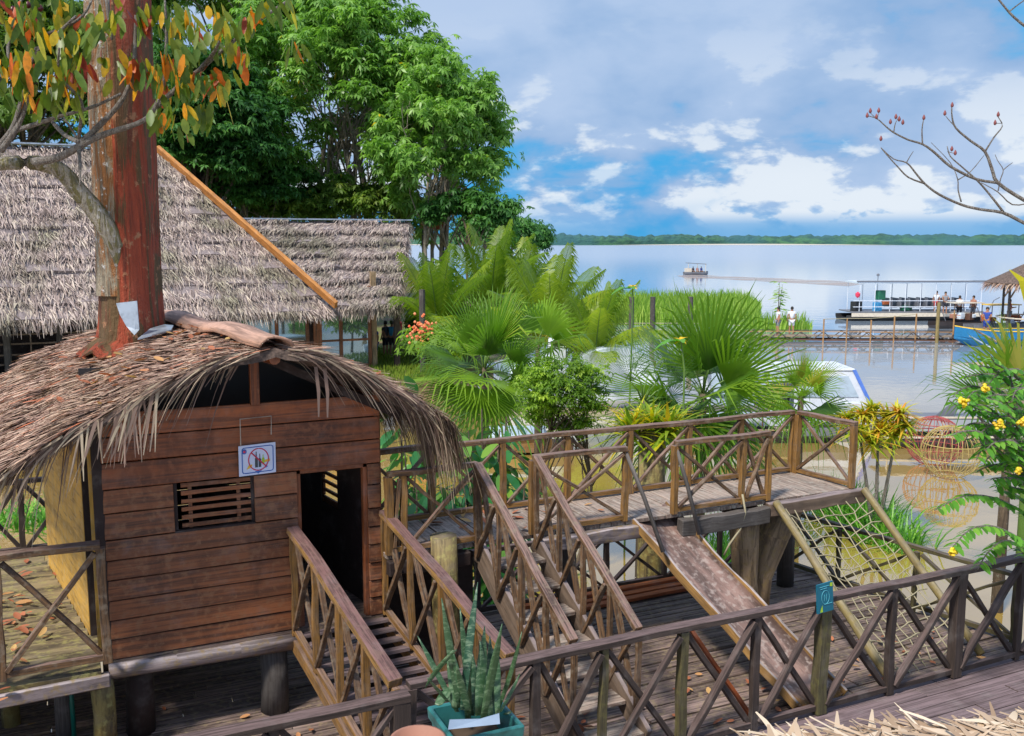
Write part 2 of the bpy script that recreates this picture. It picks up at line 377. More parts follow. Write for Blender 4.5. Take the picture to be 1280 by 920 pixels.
def trunk_mat(name, a, b, c, sc=1.0):
    m_, n = mat(name); ob = n.new('ShaderNodeTexCoord').outputs['Object']
    f = n.noise(n.vscale(ob, (7 * sc, 7 * sc, .8 * sc)), 1, 9, .68, 1.2); g = n.noise(ob, 9 * sc, 6, .65)
    h = n.noise(n.vscale(ob, (22 * sc, 22 * sc, 1.5 * sc), (3, 3, 3)), 1, 4, .6)
    col = n.mix(n.sstep(f, .44, .54), a, b); col = n.mix(n.sstep(h, .5, .72), col, tuple(x * .4 for x in a))
    col = n.mix(n.sstep(g, .58, .66), col, c); setp(n, col, .75, n.math('ADD', n.math('MULTIPLY', f, 2), n.math('ADD', g, h)), .9, .05); return m_
M['bark_red'] = trunk_mat('peeling_red_bark', (.36, .060, .022), (.12, .07, .025), (.42, .20, .10))
M['bark_white'] = trunk_mat('pale_spotted_bark', (.34, .29, .21), (.34, .14, .04), (.66, .66, .64), 1.6)
M['bark_pale'] = trunk_mat('pale_thin_bark', (.34, .30, .24), (.22, .19, .14), (.42, .40, .36), .6)
M['bark_dark'] = trunk_mat('brown_bark', (.10, .07, .045), (.15, .11, .07), (.2, .18, .14), .8)
M['bark_limb'] = trunk_mat('lichen_limb_bark', (.42, .38, .31), (.20, .18, .07), (.60, .59, .57), 2)
M['twig'] = trunk_mat('grey_twig_bark', (.36, .33, .30), (.24, .20, .17), (.5, .48, .46), 5)
M['petiole'] = plain('green_petiole', (.12, .22, .04), .5)

# water
m_, n = mat('muddy_river_water')
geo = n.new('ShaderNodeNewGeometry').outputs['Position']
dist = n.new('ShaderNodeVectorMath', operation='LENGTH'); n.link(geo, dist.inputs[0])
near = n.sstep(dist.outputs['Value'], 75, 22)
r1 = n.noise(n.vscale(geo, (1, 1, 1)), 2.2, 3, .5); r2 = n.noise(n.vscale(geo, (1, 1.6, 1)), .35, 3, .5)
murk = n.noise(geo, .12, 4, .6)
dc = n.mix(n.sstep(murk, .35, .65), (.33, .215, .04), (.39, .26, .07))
dc = n.mix(near, (.30, .38, .48), dc)  # far water: pale sky reflection painted into the diffuse colour
bmp = n.new('ShaderNodeBump'); bmp.inputs['Strength'].default_value = .12; bmp.inputs['Distance'].default_value = .03
n.link(n.math('ADD', r1, n.math('MULTIPLY', r2, 2)), bmp.inputs['Height'])
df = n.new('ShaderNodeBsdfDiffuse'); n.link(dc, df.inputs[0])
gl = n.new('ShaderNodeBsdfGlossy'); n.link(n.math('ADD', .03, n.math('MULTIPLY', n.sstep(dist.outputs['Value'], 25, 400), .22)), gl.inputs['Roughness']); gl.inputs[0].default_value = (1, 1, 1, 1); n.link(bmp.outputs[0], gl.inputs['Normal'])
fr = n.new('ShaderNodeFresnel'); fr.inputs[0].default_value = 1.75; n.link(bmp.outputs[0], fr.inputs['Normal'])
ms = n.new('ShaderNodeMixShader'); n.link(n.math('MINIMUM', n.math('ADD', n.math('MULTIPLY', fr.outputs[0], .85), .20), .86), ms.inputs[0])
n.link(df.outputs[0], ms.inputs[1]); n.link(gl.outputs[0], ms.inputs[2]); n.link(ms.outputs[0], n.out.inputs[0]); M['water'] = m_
m_, n = mat('silty_wake'); geo = n.new('ShaderNodeNewGeometry').outputs['Position']
setp(n, n.mix(n.noise(geo, .4, 4, .6), (.34, .28, .26), (.44, .37, .34)), .9)
n.link(n.math('MULTIPLY', n.sstep(n.noise(n.vscale(geo, (.06, .25, 1)), 1, 4, .6), .3, .6), .6), n.p.inputs['Alpha']); M['wake'] = m_
# glass
m_, n = mat('window_glass'); n.p.inputs['Roughness'].default_value = .03; n.p.inputs['Metallic'].default_value = .75
n.p.inputs['Base Color'].default_value = (.34, .44, .48, 1); n.p.inputs['IOR'].default_value = 1.5; M['glass'] = m_
# snake plant
m_, n = mat('banded_snake_plant_leaf'); uv = n.new('ShaderNodeTexCoord').outputs['UV']; ob = n.new('ShaderNodeTexCoord').outputs['Object']
f = n.noise(n.vscale(ob, (12, 12, 42)), 1, 4, .6, 1.2); t = n.tint()
c = n.mix(n.sstep(f, .46, .66), (.016, .060, .034), (.13, .20, .13)); c = n.mix(n.math('MULTIPLY', t, .35), c, (.09, .17, .04))
setp(n, c, .4); M['lf_snake'] = m_
# earth bank
m_, n = mat('grassy_earth_bank'); ob = n.new('ShaderNodeNewGeometry').outputs['Position']
f = n.noise(ob, .6, 6, .6); setp(n, n.mix(n.sstep(f, .42, .6), (.13, .16, .03), (.16, .11, .05)), .9, f, .5, .05); M['bank'] = m_
# far forest
m_, n = mat('far_forest'); ob = n.new('ShaderNodeNewGeometry').outputs['Position']
f = n.noise(n.vscale(ob, (.06, .06, .16)), 1, 7, .65); g = n.noise(n.vscale(ob, (.012, .012, .012)), 1, 3, .5)
c = n.mix(n.sstep(f, .40, .62), (.018, .075, .065), (.05, .15, .075)); c = n.mix(n.sstep(g, .4, .65), c, (.03, .11, .12)); setp(n, c, .9, f, 1, 4); M['forest'] = m_
# ------------------------------------------------------------ the setting
WZ = -2.0
def struct(o): o['kind'] = 'structure'; return o
b = MB(); b.poly([(-2500, -400, WZ), (3500, -400, WZ), (3500, 3500, WZ), (-2500, 3500, WZ)], .5)
struct(b.build('river_water', M['water'], origin=(0, 0, WZ)))
b = MB()
b.poly([(-2500, -400, WZ - 2.5), (3500, -400, WZ - 2.5), (3500, 3500, WZ - 2.5), (-2500, 3500, WZ - 2.5)], .5)
struct(b.build('river_bed', M['rock'], origin=(0, 0, WZ - 2.5)))

# wake of the small launch: silty foam on the surface
wk = [AD(846, 341, 178), AD(862, 344.5, 168)]
b = MB(); P = [G(x, y, WZ + .02) for x, y in [(846, 344.5), (870, 343.2), (900, 345.0), (960, 347.2), (1040, 350.5), (1085, 354), (1060, 357.5), (1000, 354), (940, 350.8), (890, 348.2), (856, 347.5)]]
b.poly(P, .5); struct(b.build('water_wake', M['wake']))

# land behind: bank with the long house, lawn and trees
def land(name, outline, z, material, slope=1.6, zb=-3.2):
    V = []; F = []; n_ = len(outline); cx = sum(p[0] for p in outline) / n_; cy = sum(p[1] for p in outline) / n_
    for i, p in enumerate(outline): V.append((p[0], p[1], z + random.uniform(-.05, .05)))
    for i, p in enumerate(outline):
        dx, dy = p[0] - cx, p[1] - cy; l = math.hypot(dx, dy); V.append((p[0] + dx / l * slope, p[1] + dy / l * slope, zb))
    F.append(tuple(range(n_)))
    for i in range(n_): j = (i + 1) % n_; F.append((i, i + n_, j + n_, j))
    return mesh_obj(name, V, F, material, origin=(cx, cy, z), tint=[.5] * len(F))
LZ = -1.45
shore = [(-400, 500), (-400, 7)]
shore = [(-200, 34.5), (-12, 34.5), (3, 35), (9, 35.5), (14.5, 37), (17.5, 41), (20, 46), (25, 50), (29, 56), (33, 64), (36, 78), (44, 110), (58, 160), (75, 230), (80, 420), (-200, 420)]
struct(land('grassy_bank', shore, LZ, M['bank']))
# far shore
def far_shore():
    V = []; F = []; R0 = 1180; n_ = 420
    prof = [(0, -.3), (3, .6), (5, 5.0), (9, 8.5), (20, 11), (60, 12), (300, 13)]
    r = random.Random(3); k = len(prof)
    h1 = [0] * (n_ + 1)
    for o_, a_ in ((3, .05), (9, .05), (31, .06), (97, .07)):
        ph = r.random() * 9
        for i in range(n_ + 1): h1[i] += a_ * math.sin(i * o_ / 26.0 + ph + math.sin(i * o_ / 60))
    for i in range(n_ + 1):
        az = HEAD + math.radians(-40 + 80 * i / n_); q = math.tan(az - HEAD)
        Rr = R0 + 60 * math.sin(i * .05)
        D_ = Rr; wx = D_ * q
        for j, (dd, zz_) in enumerate(prof):
            P_ = Fv * (D_ + dd) + Rv * wx * (1 + dd / D_)
            z_ = WZ + zz_ * (1 + h1[i] * (1 if j > 2 else .2)) + (r.uniform(-.8, .8) if j > 1 else 0)
            V.append((P_.x, P_.y, z_))
    for i in range(n_):
        for j in range(k - 1): a = i * k + j; F.append((a, a + k, a + k + 1, a + 1))
    o = mesh_obj('far_forest_shore', V, F, M['forest'], origin=(0, 0, WZ), tint=[.5] * len(F), smooth=False); o['kind'] = 'structure'
    b = MB(); 
    for i in range(60):
        q0 = math.tan(math.radians(-40 + 80 * i / 60)); q1 = math.tan(math.radians(-40 + 80 * (i + 1) / 60))
        a0 = Fv * 1150 + Rv * 1150 * q0; a1 = Fv * 1150 + Rv * 1150 * q1; c1 = Fv * 1260 + Rv * 1260 * q1; c0 = Fv * 1260 + Rv * 1260 * q0
        b.poly([Vector((p.x, p.y, WZ + z_)) for p, z_ in ((a0, .03), (a1, .03), (c1, 1.4), (c0, 1.4))], .5)
    o = b.build('sandy_far_bank', M['cream'], origin=(0, 0, WZ)); o['kind'] = 'structure'
far_shore()

# decks
def boards(b, x0, x1, y0, y1, z, wd, gap, th, ragged=0.0, xr=None, skip=0.0):
    y = y0; r = random
    while y < y1 - .02:
        w_ = min(wd * r.uniform(.9, 1.12), y1 - y); x = x0 + r.uniform(-ragged, ragged) - r.uniform(0, 1.5)
        xe = xr(y) if xr else x1
        while x < xe:
            L = r.uniform(2.0, 3.8); e = min(x + L, xe)
            if e - x > .25 and not (skip and r.random() < skip):
                b.beam((max(x, x0), y + w_ / 2, z - th / 2 + r.uniform(-.006, .006)), (e - .008, y + w_ / 2 + r.uniform(-.006, .006), z - th / 2 + r.uniform(-.006, .006)), w_ - gap, th, seg=3, wob=.004)
            x = e
        y += w_
b = MB(); xr = lambda y: 8.62 - (y - 5.8) * .16
boards(b, -5.0, 8.4, 7.30, 9.2, 0, .105, .014, .03, xr=xr)
struct(b.build('slatted_deck', M['deck'], bevel=.003, origin=(0, 7, 0)))
b = MB(); boards(b, -5.0, 8.4, 5.92, 7.29, -.012, .21, .02, .04, xr=xr, skip=.05)
struct(b.build('worn_plank_deck', M['deck'], bevel=.004, origin=(0, 6, 0)))
b = MB(); boards(b, -5.0, 12.5, 3.0, 5.9, .045, .145, .010, .04)
struct(b.build('walkway', M['walk'], bevel=.003, origin=(0, 5, 0)))
b = MB(); boards(b, -5.0, .12, 9.2, 12.5, 0, .13, .014, .03)
struct(b.build('side_deck', M['deck'], bevel=.003, origin=(0, 10, 0)))
b = MB()
for x in np.arange(-4.6, 12.4, 1.5):
    if x < 8.3: b.beam((x, 5.8, -.12), (x, 9.2, -.12), .09, .14)
    b.beam((x, 3.0, -.09), (x, 5.85, -.09), .09, .14)
for x in np.arange(-4.6, 0, 1.5): b.beam((x, 9.2, -.12), (x, 12.4, -.12), .09, .14)
b.beam((-5, 9.14, -.26), (8.0, 9.14, -.26), .12, .14); b.beam((-5, 5.86, -.26), (12.4, 5.86, -.26), .12, .14)
b.beam((-5, 3.1, -.26), (12.4, 3.1, -.26), .12, .14)
for x in np.arange(-4.5, 12.6, 2.4):
    for y in (3.1, 5.86, 9.14):
        if y > 9 and x > 8: continue
        b.tube([(x, y, -4.2), (x, y, -.3)], .09, 8)
struct(b.build('deck_framing', M['greywood'], origin=(0, 6, -2)))

# ------------------------------------------------------------ railings
def railing(name, label, posts, h, material, base=None, loc=None, w=.065, rail_w=.11, rail_h=.045, post_mats=None, braces='X', bottom=.06, group=None, big=(), cat='railing', ext=(0, 0), topmat=None, brace_w=.04, tops=None, brace_mat=None):
    """posts: list of foot points (x,y,z); top rail follows them at height h"""
    P_ = [Vector(p) for p in posts]; up = Vector((0, 0, h))
    root = thing(name, label, cat, P_[0] if loc is None else loc, group)
    T = [p + up + Vector((random.uniform(-.012, .012), random.uniform(-.006, .006), random.uniform(-.006, .006))) for p in P_] if tops is None else [Vector(t) for t in tops]
    b = MB()
    a0 = T[0] + (T[0] - T[1]).normalized() * ext[0]; a1 = T[-1] + (T[-1] - T[-2]).normalized() * ext[1]
    b.beam(a0, a1, rail_w, rail_h, seg=max(3, int((a1 - a0).length * 2)), wob=.008, t=.8); b.build('top_rail', topmat or material, root, bevel=.004)
    if bottom is not None:
        b = MB(); o_ = Vector((0, 0, bottom)); b.beam(P_[0] + o_, P_[-1] + o_, .05, .05, seg=4, wob=.004); b.build('bottom_rail', material, root, bevel=.003)
    for i, p in enumerate(P_):
        ww = w * (1.6 if i in big else 1) * random.uniform(.9, 1.12); b = MB(); b.beam(p, T[i] - Vector((0, 0, rail_h / 2)), ww, ww * .9, seg=4, wob=.007)
        b.build('post', (post_mats or {}).get(i, material), root, bevel=.004)
    for i in range(len(P_) - 1):
        lo = Vector((0, 0, (bottom or .03) + .02)); hi = Vector((0, 0, -.05)); dr = (P_[i + 1] - P_[i]).normalized(); side = dr.cross(Zv).normalized() * (brace_w * .52)
        pr = []
        if 'X' in braces or '/' in braces: pr.append((P_[i] + lo + dr * .04, T[i + 1] + hi - dr * .04, side))
        if 'X' in braces or '\\' in braces: pr.append((T[i] + hi + dr * .04, P_[i + 1] + lo - dr * .04, -side))
        for a_, c_, s_ in pr:
            b = MB(); b.beam(a_ + s_, c_ + s_, brace_w * .9, brace_w * random.uniform(1.05, 1.4), up=dr.cross(Zv), seg=4, wob=.006); b.build('brace', brace_mat or material, root, bevel=.003)
    return root
YF = 5.80
railing('long_railing', 'long dark cross-braced wooden railing in front of the play deck, carrying the teal sign', [(x, YF, .05) for x in (1.98, 2.92, 3.48, 4.19, 4.9, 5.6, 6.39, 7.2, 8.03, 8.95, 9.9)], 1.0, M['rail_dark'],
        big=(0, 5, 7), post_mats={2: M['rail_olive'], 3: M['rail_olive'], 5: M['rail_olive']}, ext=(.0, .1), rail_w=.10, brace_w=.045)
railing('lower_front_railing', 'dark wooden railing before the red-brown hut, ending at the foot of the sloping ramp', [(-1.6, 5.66, .05), (-.7, 5.66, .05), (.25, 5.66, .05), (1.05, 5.66, .05), (1.86, 5.66, .05)], 1.0, M['rail_dark'], big=(4,), ext=(0, .06), rail_w=.11)
# hut porch railing
railing('porch_railing', 'grey-brown porch railing with one big cross brace, left of the hut front', [(-1.35, 7.62, .80), (-.53, 7.62, .80), (.19, 7.62, .80)], .93, M['rail'], w=.07, bottom=.05)
railing('porch_back_railing', 'thin dark railing behind the ochre side wall, yellow water beyond it', [(-1.75, 10.95, .74), (-1.0, 10.95, .74), (-.47, 10.95, .74), (.1, 10.95, .74)], .78, M['rail_dark'], w=.06, rail_w=.08)
# ramp railings
rl0, rl1 = Vector((1.66, 7.80, 1.61)), Vector((1.90, 5.84, 1.06)); rr0, rr1 = Vector((2.46, 7.82, 1.65)), Vector((2.76, 5.86, 1.07))
def lerp(a, b, t): return a + (b - a) * t
def sloped(name, label, t0, t1, d, nposts, **k):
    tops = [lerp(t0, t1, i / (nposts - 1)) for i in range(nposts)]; feet = [t - Vector((0, 0, d)) for t in tops]
    return railing(name, label, feet, d, k.pop('material', M['ochre']), tops=tops, **k)
sloped('ramp_railing', 'purple-topped ochre handrail on the left side of the ramp, meeting the dark front railing', rl0, rl1, .93, 5, topmat=M['ramp_rail'], rail_w=.10, rail_h=.06, w=.05, brace_w=.035, brace_mat=M['rail'])
sloped('ramp_railing', 'purple-topped ochre handrail on the right side of the ramp, nearest the snake plant', rr0, rr1, .93, 5, topmat=M['ramp_rail'], rail_w=.10, rail_h=.06, w=.05, brace_w=.035, brace_mat=M['rail'])
# ramp itself
rt = thing('ramp', 'steep boarded ramp of dark planks leading up to the hut doorway', 'ramp', (2.1, 6.9, .1))
N_ = 15
for i in range(1):
    b = MB()
    for k in range(N_):
        t = (k + .5) / N_; a_ = lerp(rl0, rl1, t) - Vector((-.03, 0, .90)); c_ = lerp(rr0, rr1, t) - Vector((.03, 0, .93))
        b.beam(a_, c_, .152, .03, up=(0, .26, 1), seg=2, wob=.003)
    b.build('ramp_boards', M['walk'], rt, bevel=.003)
for p0, p1 in ((rl0, rl1), (rr0, rr1)):
    b = MB(); b.beam(p0 - Vector((0, 0, 1.0)), p1 - Vector((0, 0, 1.0)), .07, .11, seg=3, wob=.004); b.build('stringer', M['ochre'], rt, bevel=.004)

# ------------------------------------------------------------ play platform
PZ = 1.30; PF = 7.70; PB = 8.55
pl = thing('play_platform', 'raised boarded play platform on thick tree-trunk posts, joined to the hut', 'play platform', (5, 8.1, 0))
b = MB()
y = PF - .02
x = 2.44
while x < 7.72:
    w_ = random.uniform(.13, .19); b.beam((x + w_ / 2, PF + .0, PZ - .02), (x + w_ / 2 + random.uniform(-.01, .01), PB + .06, PZ - .02 + random.uniform(-.004, .004)), w_ - .006, .04, seg=3, wob=.003); x += w_
b.build('platform_boards', M['plat'], pl, bevel=.003)
for (xa, xb, yy, zc, hh, mm) in ((2.44, 3.20, PF - .03, PZ - .11, .13, 'darkwood'), (3.92, 5.02, PF - .03, PZ - .11, .13, 'mossbeam'), (5.46, 6.56, PF - .05, PZ - .13, .17, 'greywood'), (6.57, 7.90, PF - .04, PZ - .085, .14, 'stair'), (2.44, 7.75, PB + .02, PZ - .11, .12, 'greywood')):
    b = MB(); b.beam((xa, yy, zc), (xb, yy, zc), .10, hh, seg=6, wob=.012); b.build('edge_beam', M[mm], pl, bevel=.01)
for x in (3.0, 4.6, 6.3, 7.5):
    b = MB(); b.beam((x, PF + .05, PZ - .1), (x, PB - .05, PZ - .1), .09, .12, seg=2, wob=.005); b.build('joist', M['darkwood'], pl)
# forked trunk post
b = MB(); b.tube([(6.55, 7.92, 0), (6.52, 7.92, .35), (6.46, 7.88, .8), (6.42, 7.85, 1.19)], [.15, .13, .15, .17], 12, wob=.06)
b.build('trunk_post', M['log'], pl, smooth=True)
b = MB(); b.tube([(6.74, 7.96, 0), (6.78, 7.98, .35), (6.92, 7.98, .8), (7.06, 7.95, 1.19)], [.12, .13, .19, .22], 12, wob=.05)
b.build('trunk_post', M['log'], pl, smooth=True)
b = MB(); b.tube([(2.98, 7.66, 0), (2.97, 7.66, .7), (2.95, 7.66, 1.42)], [.13, .12, .12], 12, wob=.03); b.build('trunk_post', M['mosspost'], pl, smooth=True)
for x, y in ((3.3, 8.3), (4.6, 8.4), (7.5, 8.4)):
    b = MB(); b.tube([(x, y, 0), (x, y, 1.18)], [.10, .09], 10, wob=.03); b.build('trunk_post', M['greywood'], pl, smooth=True)
b = MB(); b.box((2.95, 8.2, .55), (1.0, .05, 1.0)); b.build('dark_sheet', M['darkwood'], pl)  # upright dark sheet filling the dark underside of the platform

PH = .72
kw = dict(brace_mat=M['rail'], w=.062, rail_w=.075, rail_h=.045, brace_w=.034, bottom=.045)
railing('platform_railing', 'short cross-braced railing between the hut wall and the top of the stairs', [(2.47, PF, PZ), (2.60, PF, PZ), (3.30, PF, PZ)], PH, M['ochre'], topmat=M['rail'], **kw)
railing('platform_railing', 'railing bay on the platform edge between the stairs and the wooden slide', [(3.85, PF, PZ), (4.84, PF, PZ)], PH, M['ochre'], topmat=M['rail'], **kw)
railing('platform_railing', 'railing bay on the platform edge between the slide and the climbing net', [(5.42, PF, PZ), (6.26, PF, PZ), (6.59, PF, PZ)], PH, M['ochre'], topmat=M['rail'], **kw)
railing('platform_railing', 'long cross-braced railing along the water side of the raised platform', [(x, PB, PZ) for x in (2.5, 3.18, 3.94, 4.68, 5.44, 6.19, 6.91, 7.66)], PH, M['ochre'], topmat=M['rail'], **kw)
railing('platform_railing', 'single cross-braced bay closing the far right end of the platform', [(7.68, PB - .06, PZ), (7.76, PF, PZ)], PH, M['ochre'], topmat=M['rail'], ext=(0, .03), **kw)
# slide hand poles
for q, (a_, c_, lb) in enumerate((((4.84, PF, 2.0), G(829, 690, 1.12), 'thin grey hand pole sloping to the left edge of the slide'), ((5.42, PF, 2.0), G(874, 668, 1.12), 'thin grey hand pole sloping to the right edge of the slide'))):
    c_ = Vector(a_) + (Vector(c_) - Vector(a_)); b = MB(); b.tube([a_, lerp(Vector(a_), c_, .5) + Vector((.01, 0, .01)), c_], .021, 7)
    tag(b.build('hand_pole', M['greywood'], smooth=True), lb, 'hand pole')

# slide
sl_ = thing('wooden_slide', 'worn reddish wooden slide with raised yellow side boards', 'slide', (5.3, 7, 0))
A0, B0 = Vector((4.95, 7.72, 1.30)), Vector((5.54, 8.02, 1.33)); A1, B1 = Vector((5.46, 5.92, .10)), Vector((6.01, 5.92, .10))
b = MB(); n1, n2 = 14, 5
for i in range(n1 + 1):
    t = i / n1
    for j in range(n2 + 1):
        s = j / n2; p = lerp(lerp(A0, A1, t), lerp(B0, B1, t), s); p.z += -.05 * math.sin(PI * s) + random.uniform(-.004, .004) - .005; b.v.append(p)
for i in range(n1):
    for j in range(n2):
        a = i * (n2 + 1) + j; b.face((a, a + n2 + 1, a + n2 + 2, a + 1), [(i * .15, j * .09), (i * .15 + .15, j * .09), (i * .15 + .15, j * .09 + .09), (i * .15, j * .09 + .09)], .8)
o = b.build('slide_bed', M['slide'], sl_, smooth=True); sd_ = o.modifiers.new('solid', 'SOLIDIFY'); sd_.thickness = .03
for p0, p1 in ((A0, A1), (B0, B1)):
    p0 = p0 - Vector((0, 0, .02)); p1 = p1 - Vector((0, 0, .02)); b = MB(); b.beam(p0, p1, .028, .085, seg=10, wob=.008); b.build('side_board', M['slideside'], sl_, bevel=.005)
for x in (5.60, 5.92): b = MB(); b.tube([(x, 6.15, 0), (x, 6.15, .13)], .05, 8); b.build('slide_foot', M['ochre'], sl_)

# stairs
st = thing('wooden_stairs', 'steep wooden stairs with solid side boards between two handrails', 'stairs', (3.6, 6.7, 0))
s0, s1 = Vector((3.30, 7.70, 1.24)), Vector((3.38, 5.92, .14)); q0, q1 = Vector((3.87, 7.70, 1.24)), Vector((3.96, 5.92, .14))
for p0, p1, hh in ((s0, s1, .26), (q0, q1, .20)):
    b = MB(); b.beam(p0, p1, .04, hh, seg=5, wob=.004); b.build('side_board', M['stair'], st, bevel=.004)
for i in range(7):
    t = (i + .6) / 7; p = lerp(s0, s1, t); q = lerp(q0, q1, t); b = MB(); b.beam(p + Vector((.021, 0, -.02)), q + Vector((-.021, 0, -.02)), .22, .035, seg=2, wob=.003)
    b.build('step', M['plat'], st, bevel=.004)
    if i < 6: pass
sloped('stair_railing', 'left handrail of the steep stairs with slim balusters', Vector((3.28, 7.66, 2.03)), Vector((3.36, 6.02, 1.01)), .86, 5, material=M['rail'], rail_w=.075, rail_h=.05, w=.045, brace_w=.035, bottom=None)
sloped('stair_railing', 'right handrail of the steep stairs, nearest the slide', Vector((3.87, 7.66, 2.03)), Vector((3.96, 6.06, .98)), .86, 5, material=M['rail'], rail_w=.075, rail_h=.05, w=.045, brace_w=.035, bottom=None)

# climbing net
cn = thing('climbing_net', 'rope climbing net stretched between two sloping yellow poles', 'climbing net', (7.2, 6.8, 0))
na0, na1 = Vector((6.62, 7.60, 1.30)), Vector((6.62, 5.95, .02)); nb0, nb1 = Vector((7.84, 7.60, 1.30)), Vector((7.90, 6.06, .02))
for p0, p1 in ((na0, na1), (nb0, nb1)):
    b = MB(); b.tube([lerp(p0, p1, i / 6) + Vector((random.uniform(-.01, .01), 0, 0)) for i in range(7)], [.040, .042, .040, .043, .040, .042, .040], 10, wob=.03); b.build('pole', M['bamboo'], cn, smooth=True)
nx, ny = 10, 17
nodes = [[lerp(lerp(na0, na1, j / ny), lerp(nb0, nb1, j / ny), i / nx) + Vector((random.uniform(-.02, .02), random.uniform(-.02, .02), -.05 - .10 * math.sin(PI * i / nx))) for i in range(nx + 1)] for j in range(ny + 1)]
b = MB()
for j in range(1, ny):
    b.tube([nodes[j][i] + Vector((0, 0, .03 * math.sin(i * 1.3 + j))) for i in range(nx + 1)], .0065, 5, cap=False)
for i in range(1, nx): b.tube([nodes[j][i] for j in range(ny + 1)], .0065, 5, cap=False)
b.build('rope_mesh', M['rope'], cn, smooth=True)
# rope loop tied on the platform post
b = MB(); b.tube([AY(928, 618, 7.62), AY(932, 640, 7.60), AY(925, 662, 7.60), AY(912, 680, 7.62), AY(905, 694, 7.66)], .011, 6); tag(b.build('rope_end', M['rope'], smooth=True), 'loose rope end hanging from the platform post beside the net', 'rope')

# deck edge railings
kw2 = dict(w=.055, rail_w=.07, rail_h=.045, brace_w=.035, bottom=.05)
railing('deck_edge_railing', 'low dark railing at the back edge of the lower deck, seen under the platform', [(x, 9.12, 0) for x in (3.2, 3.9, 4.7, 5.5, 6.3, 7.1, 7.93)], .70, M['rail_dark'], **kw2)
railing('deck_side_railing', 'low weathered railing along the right water edge of the lower deck', [(7.97, 8.9, 0), (8.07, 8.15, 0), (8.18, 7.15, 0), (8.46, 6.15, 0)], .70, M['rail_olive'], **kw2)
# leaning red pole in front of the deck (below the long railing)
b = MB(); b.beam(AY(862, 785, 5.95), AY(945, 905, 5.95), .05, .03, seg=3, wob=.003); tag(b.build('leaning_batten', M['redplank'], bevel=.003), 'orange-brown batten leaning behind the long railing left of the slide', 'batten')
for i, (dy, z, lb) in enumerate(((0, .03, 'orange-red plank lying nearest the camera on the deck back edge'), (.13, .03, 'middle orange-red plank on the deck back edge'), (.24, .06, 'orange-red plank lying against the low back railing'))):
    b = MB(); b.beam((4.75 - .2 * i, 8.72 + dy, z), (7.3 - .1 * i, 8.74 + dy, z), .085, .04, seg=4, wob=.004); tag(b.build('red_plank', M['redplank'], bevel=.004), lb, 'plank', 'planks on the deck back edge')
# ball
p = G(934, 741, 0); b = MB(); b.lathe(p, [(.001, 0)] + [(.062 * math.sin(PI * k / 10), .062 - .062 * math.cos(PI * k / 10)) for k in range(1, 10)] + [(.001, .124)], 16); tag(b.build('ball', M['ball'], smooth=True), 'small bright green ball on the deck beside the trunk post', 'ball')

# teal sign on the long railing
ts = thing('teal_sign', 'small teal notice with a pale ring emblem hung on the front railing', 'sign', (5.56, 5.70, .92))
c0, c1, c2, c3 = [AY(x, y, 5.70) for x, y in ((1022, 768), (1042, 762), (1041, 726), (1021, 732))]
b = MB(); b.prism([c0, c1, c2, c3], (0, .012, 0), .9); b.build('board', M['tealsign'], ts)
ex = (c1 - c0); ez = (c3 - c0)
def S(u, v, dd=-.003): return c0 + ex * u + ez * v + Vector((0, dd, 0))
b = MB()
b.tube([S(.5 + .24 * math.cos(a), .52 + .235 * math.sin(a)) for a in np.linspace(0, 2 * PI, 25)], .0022, 4, cap=False)
b.tube([S(.42, .4), S(.44, .62), S(.55, .40), S(.57, .62)], .002, 4)
for v, u0, u1 in ((.90, .15, .75), (.83, .2, .6), (.28, .4, .9)): b.tube([S(u0, v), S(u1, v)], .0022, 4)
b.build('printed_emblem', M['signline'], ts)
b = MB(); b.poly([S(.15, .03), S(.32, .03), S(.30, .28), S(.2, .16)]); b.poly([S(.78, .86), S(.95, .84), S(.95, .97), S(.80, .98)]); b.build('lime_print', M['signgreen'], ts)
# ------------------------------------------------------------ hut
HY = 7.85; HX0, HX1 = .225, 2.44; Hz0, Hz1 = .72, 2.69
SK = -.15                                      # the hut's depth axis leans to the left
def hx(x, y): return x + SK * (y - HY)
hut = thing('play_hut', 'red-brown boarded play hut on stilts under a shaggy brown thatched roof', 'hut', (1.3, 9.0, 0))
rows = [Hz0, .885, 1.04, 1.20, 1.365, 1.525, 1.69, 1.90, 2.09, 2.30, 2.50, Hz1]
def wall_rows(b, x0, x1, openings, y, z_rows, t_off=0):
    for i in range(len(z_rows) - 1):
        za, zb = z_rows[i], z_rows[i + 1]; segs = [(x0, x1)]
        for ox0, ox1, oz0, oz1 in openings:
            if za >= oz0 - .02 and zb <= oz1 + .02:
                ns = []
                for s0_, s1_ in segs:
                    if ox0 > s0_: ns.append((s0_, min(ox0, s1_)))
                    if ox1 < s1_: ns.append((max(ox1, s0_), s1_))
                segs = ns
        for s0_, s1_ in segs:
            if s1_ - s0_ > .01:
                yy = y + random.uniform(-.003, .003)
                b.beam((s0_, yy, (za + zb) / 2 + .0), (s1_, yy, (za + zb) / 2 + .0), .026, zb - za - .011, up=(0, .10, 1), seg=3, wob=.0015)
fw_op = [(1.72, 2.33, Hz0, 2.09), (.74, 1.37, 1.69, 2.09)]
b = MB(); wall_rows(b, HX0, HX1, fw_op, HY, rows[:9]); b.build('front_wall', M['hutwall'], hut, bevel=.004)
b = MB(); wall_rows(b, HX0, HX1, [], HY, rows[8:]); b.build('upper_front_wall', M['hutorange'], hut, bevel=.004)
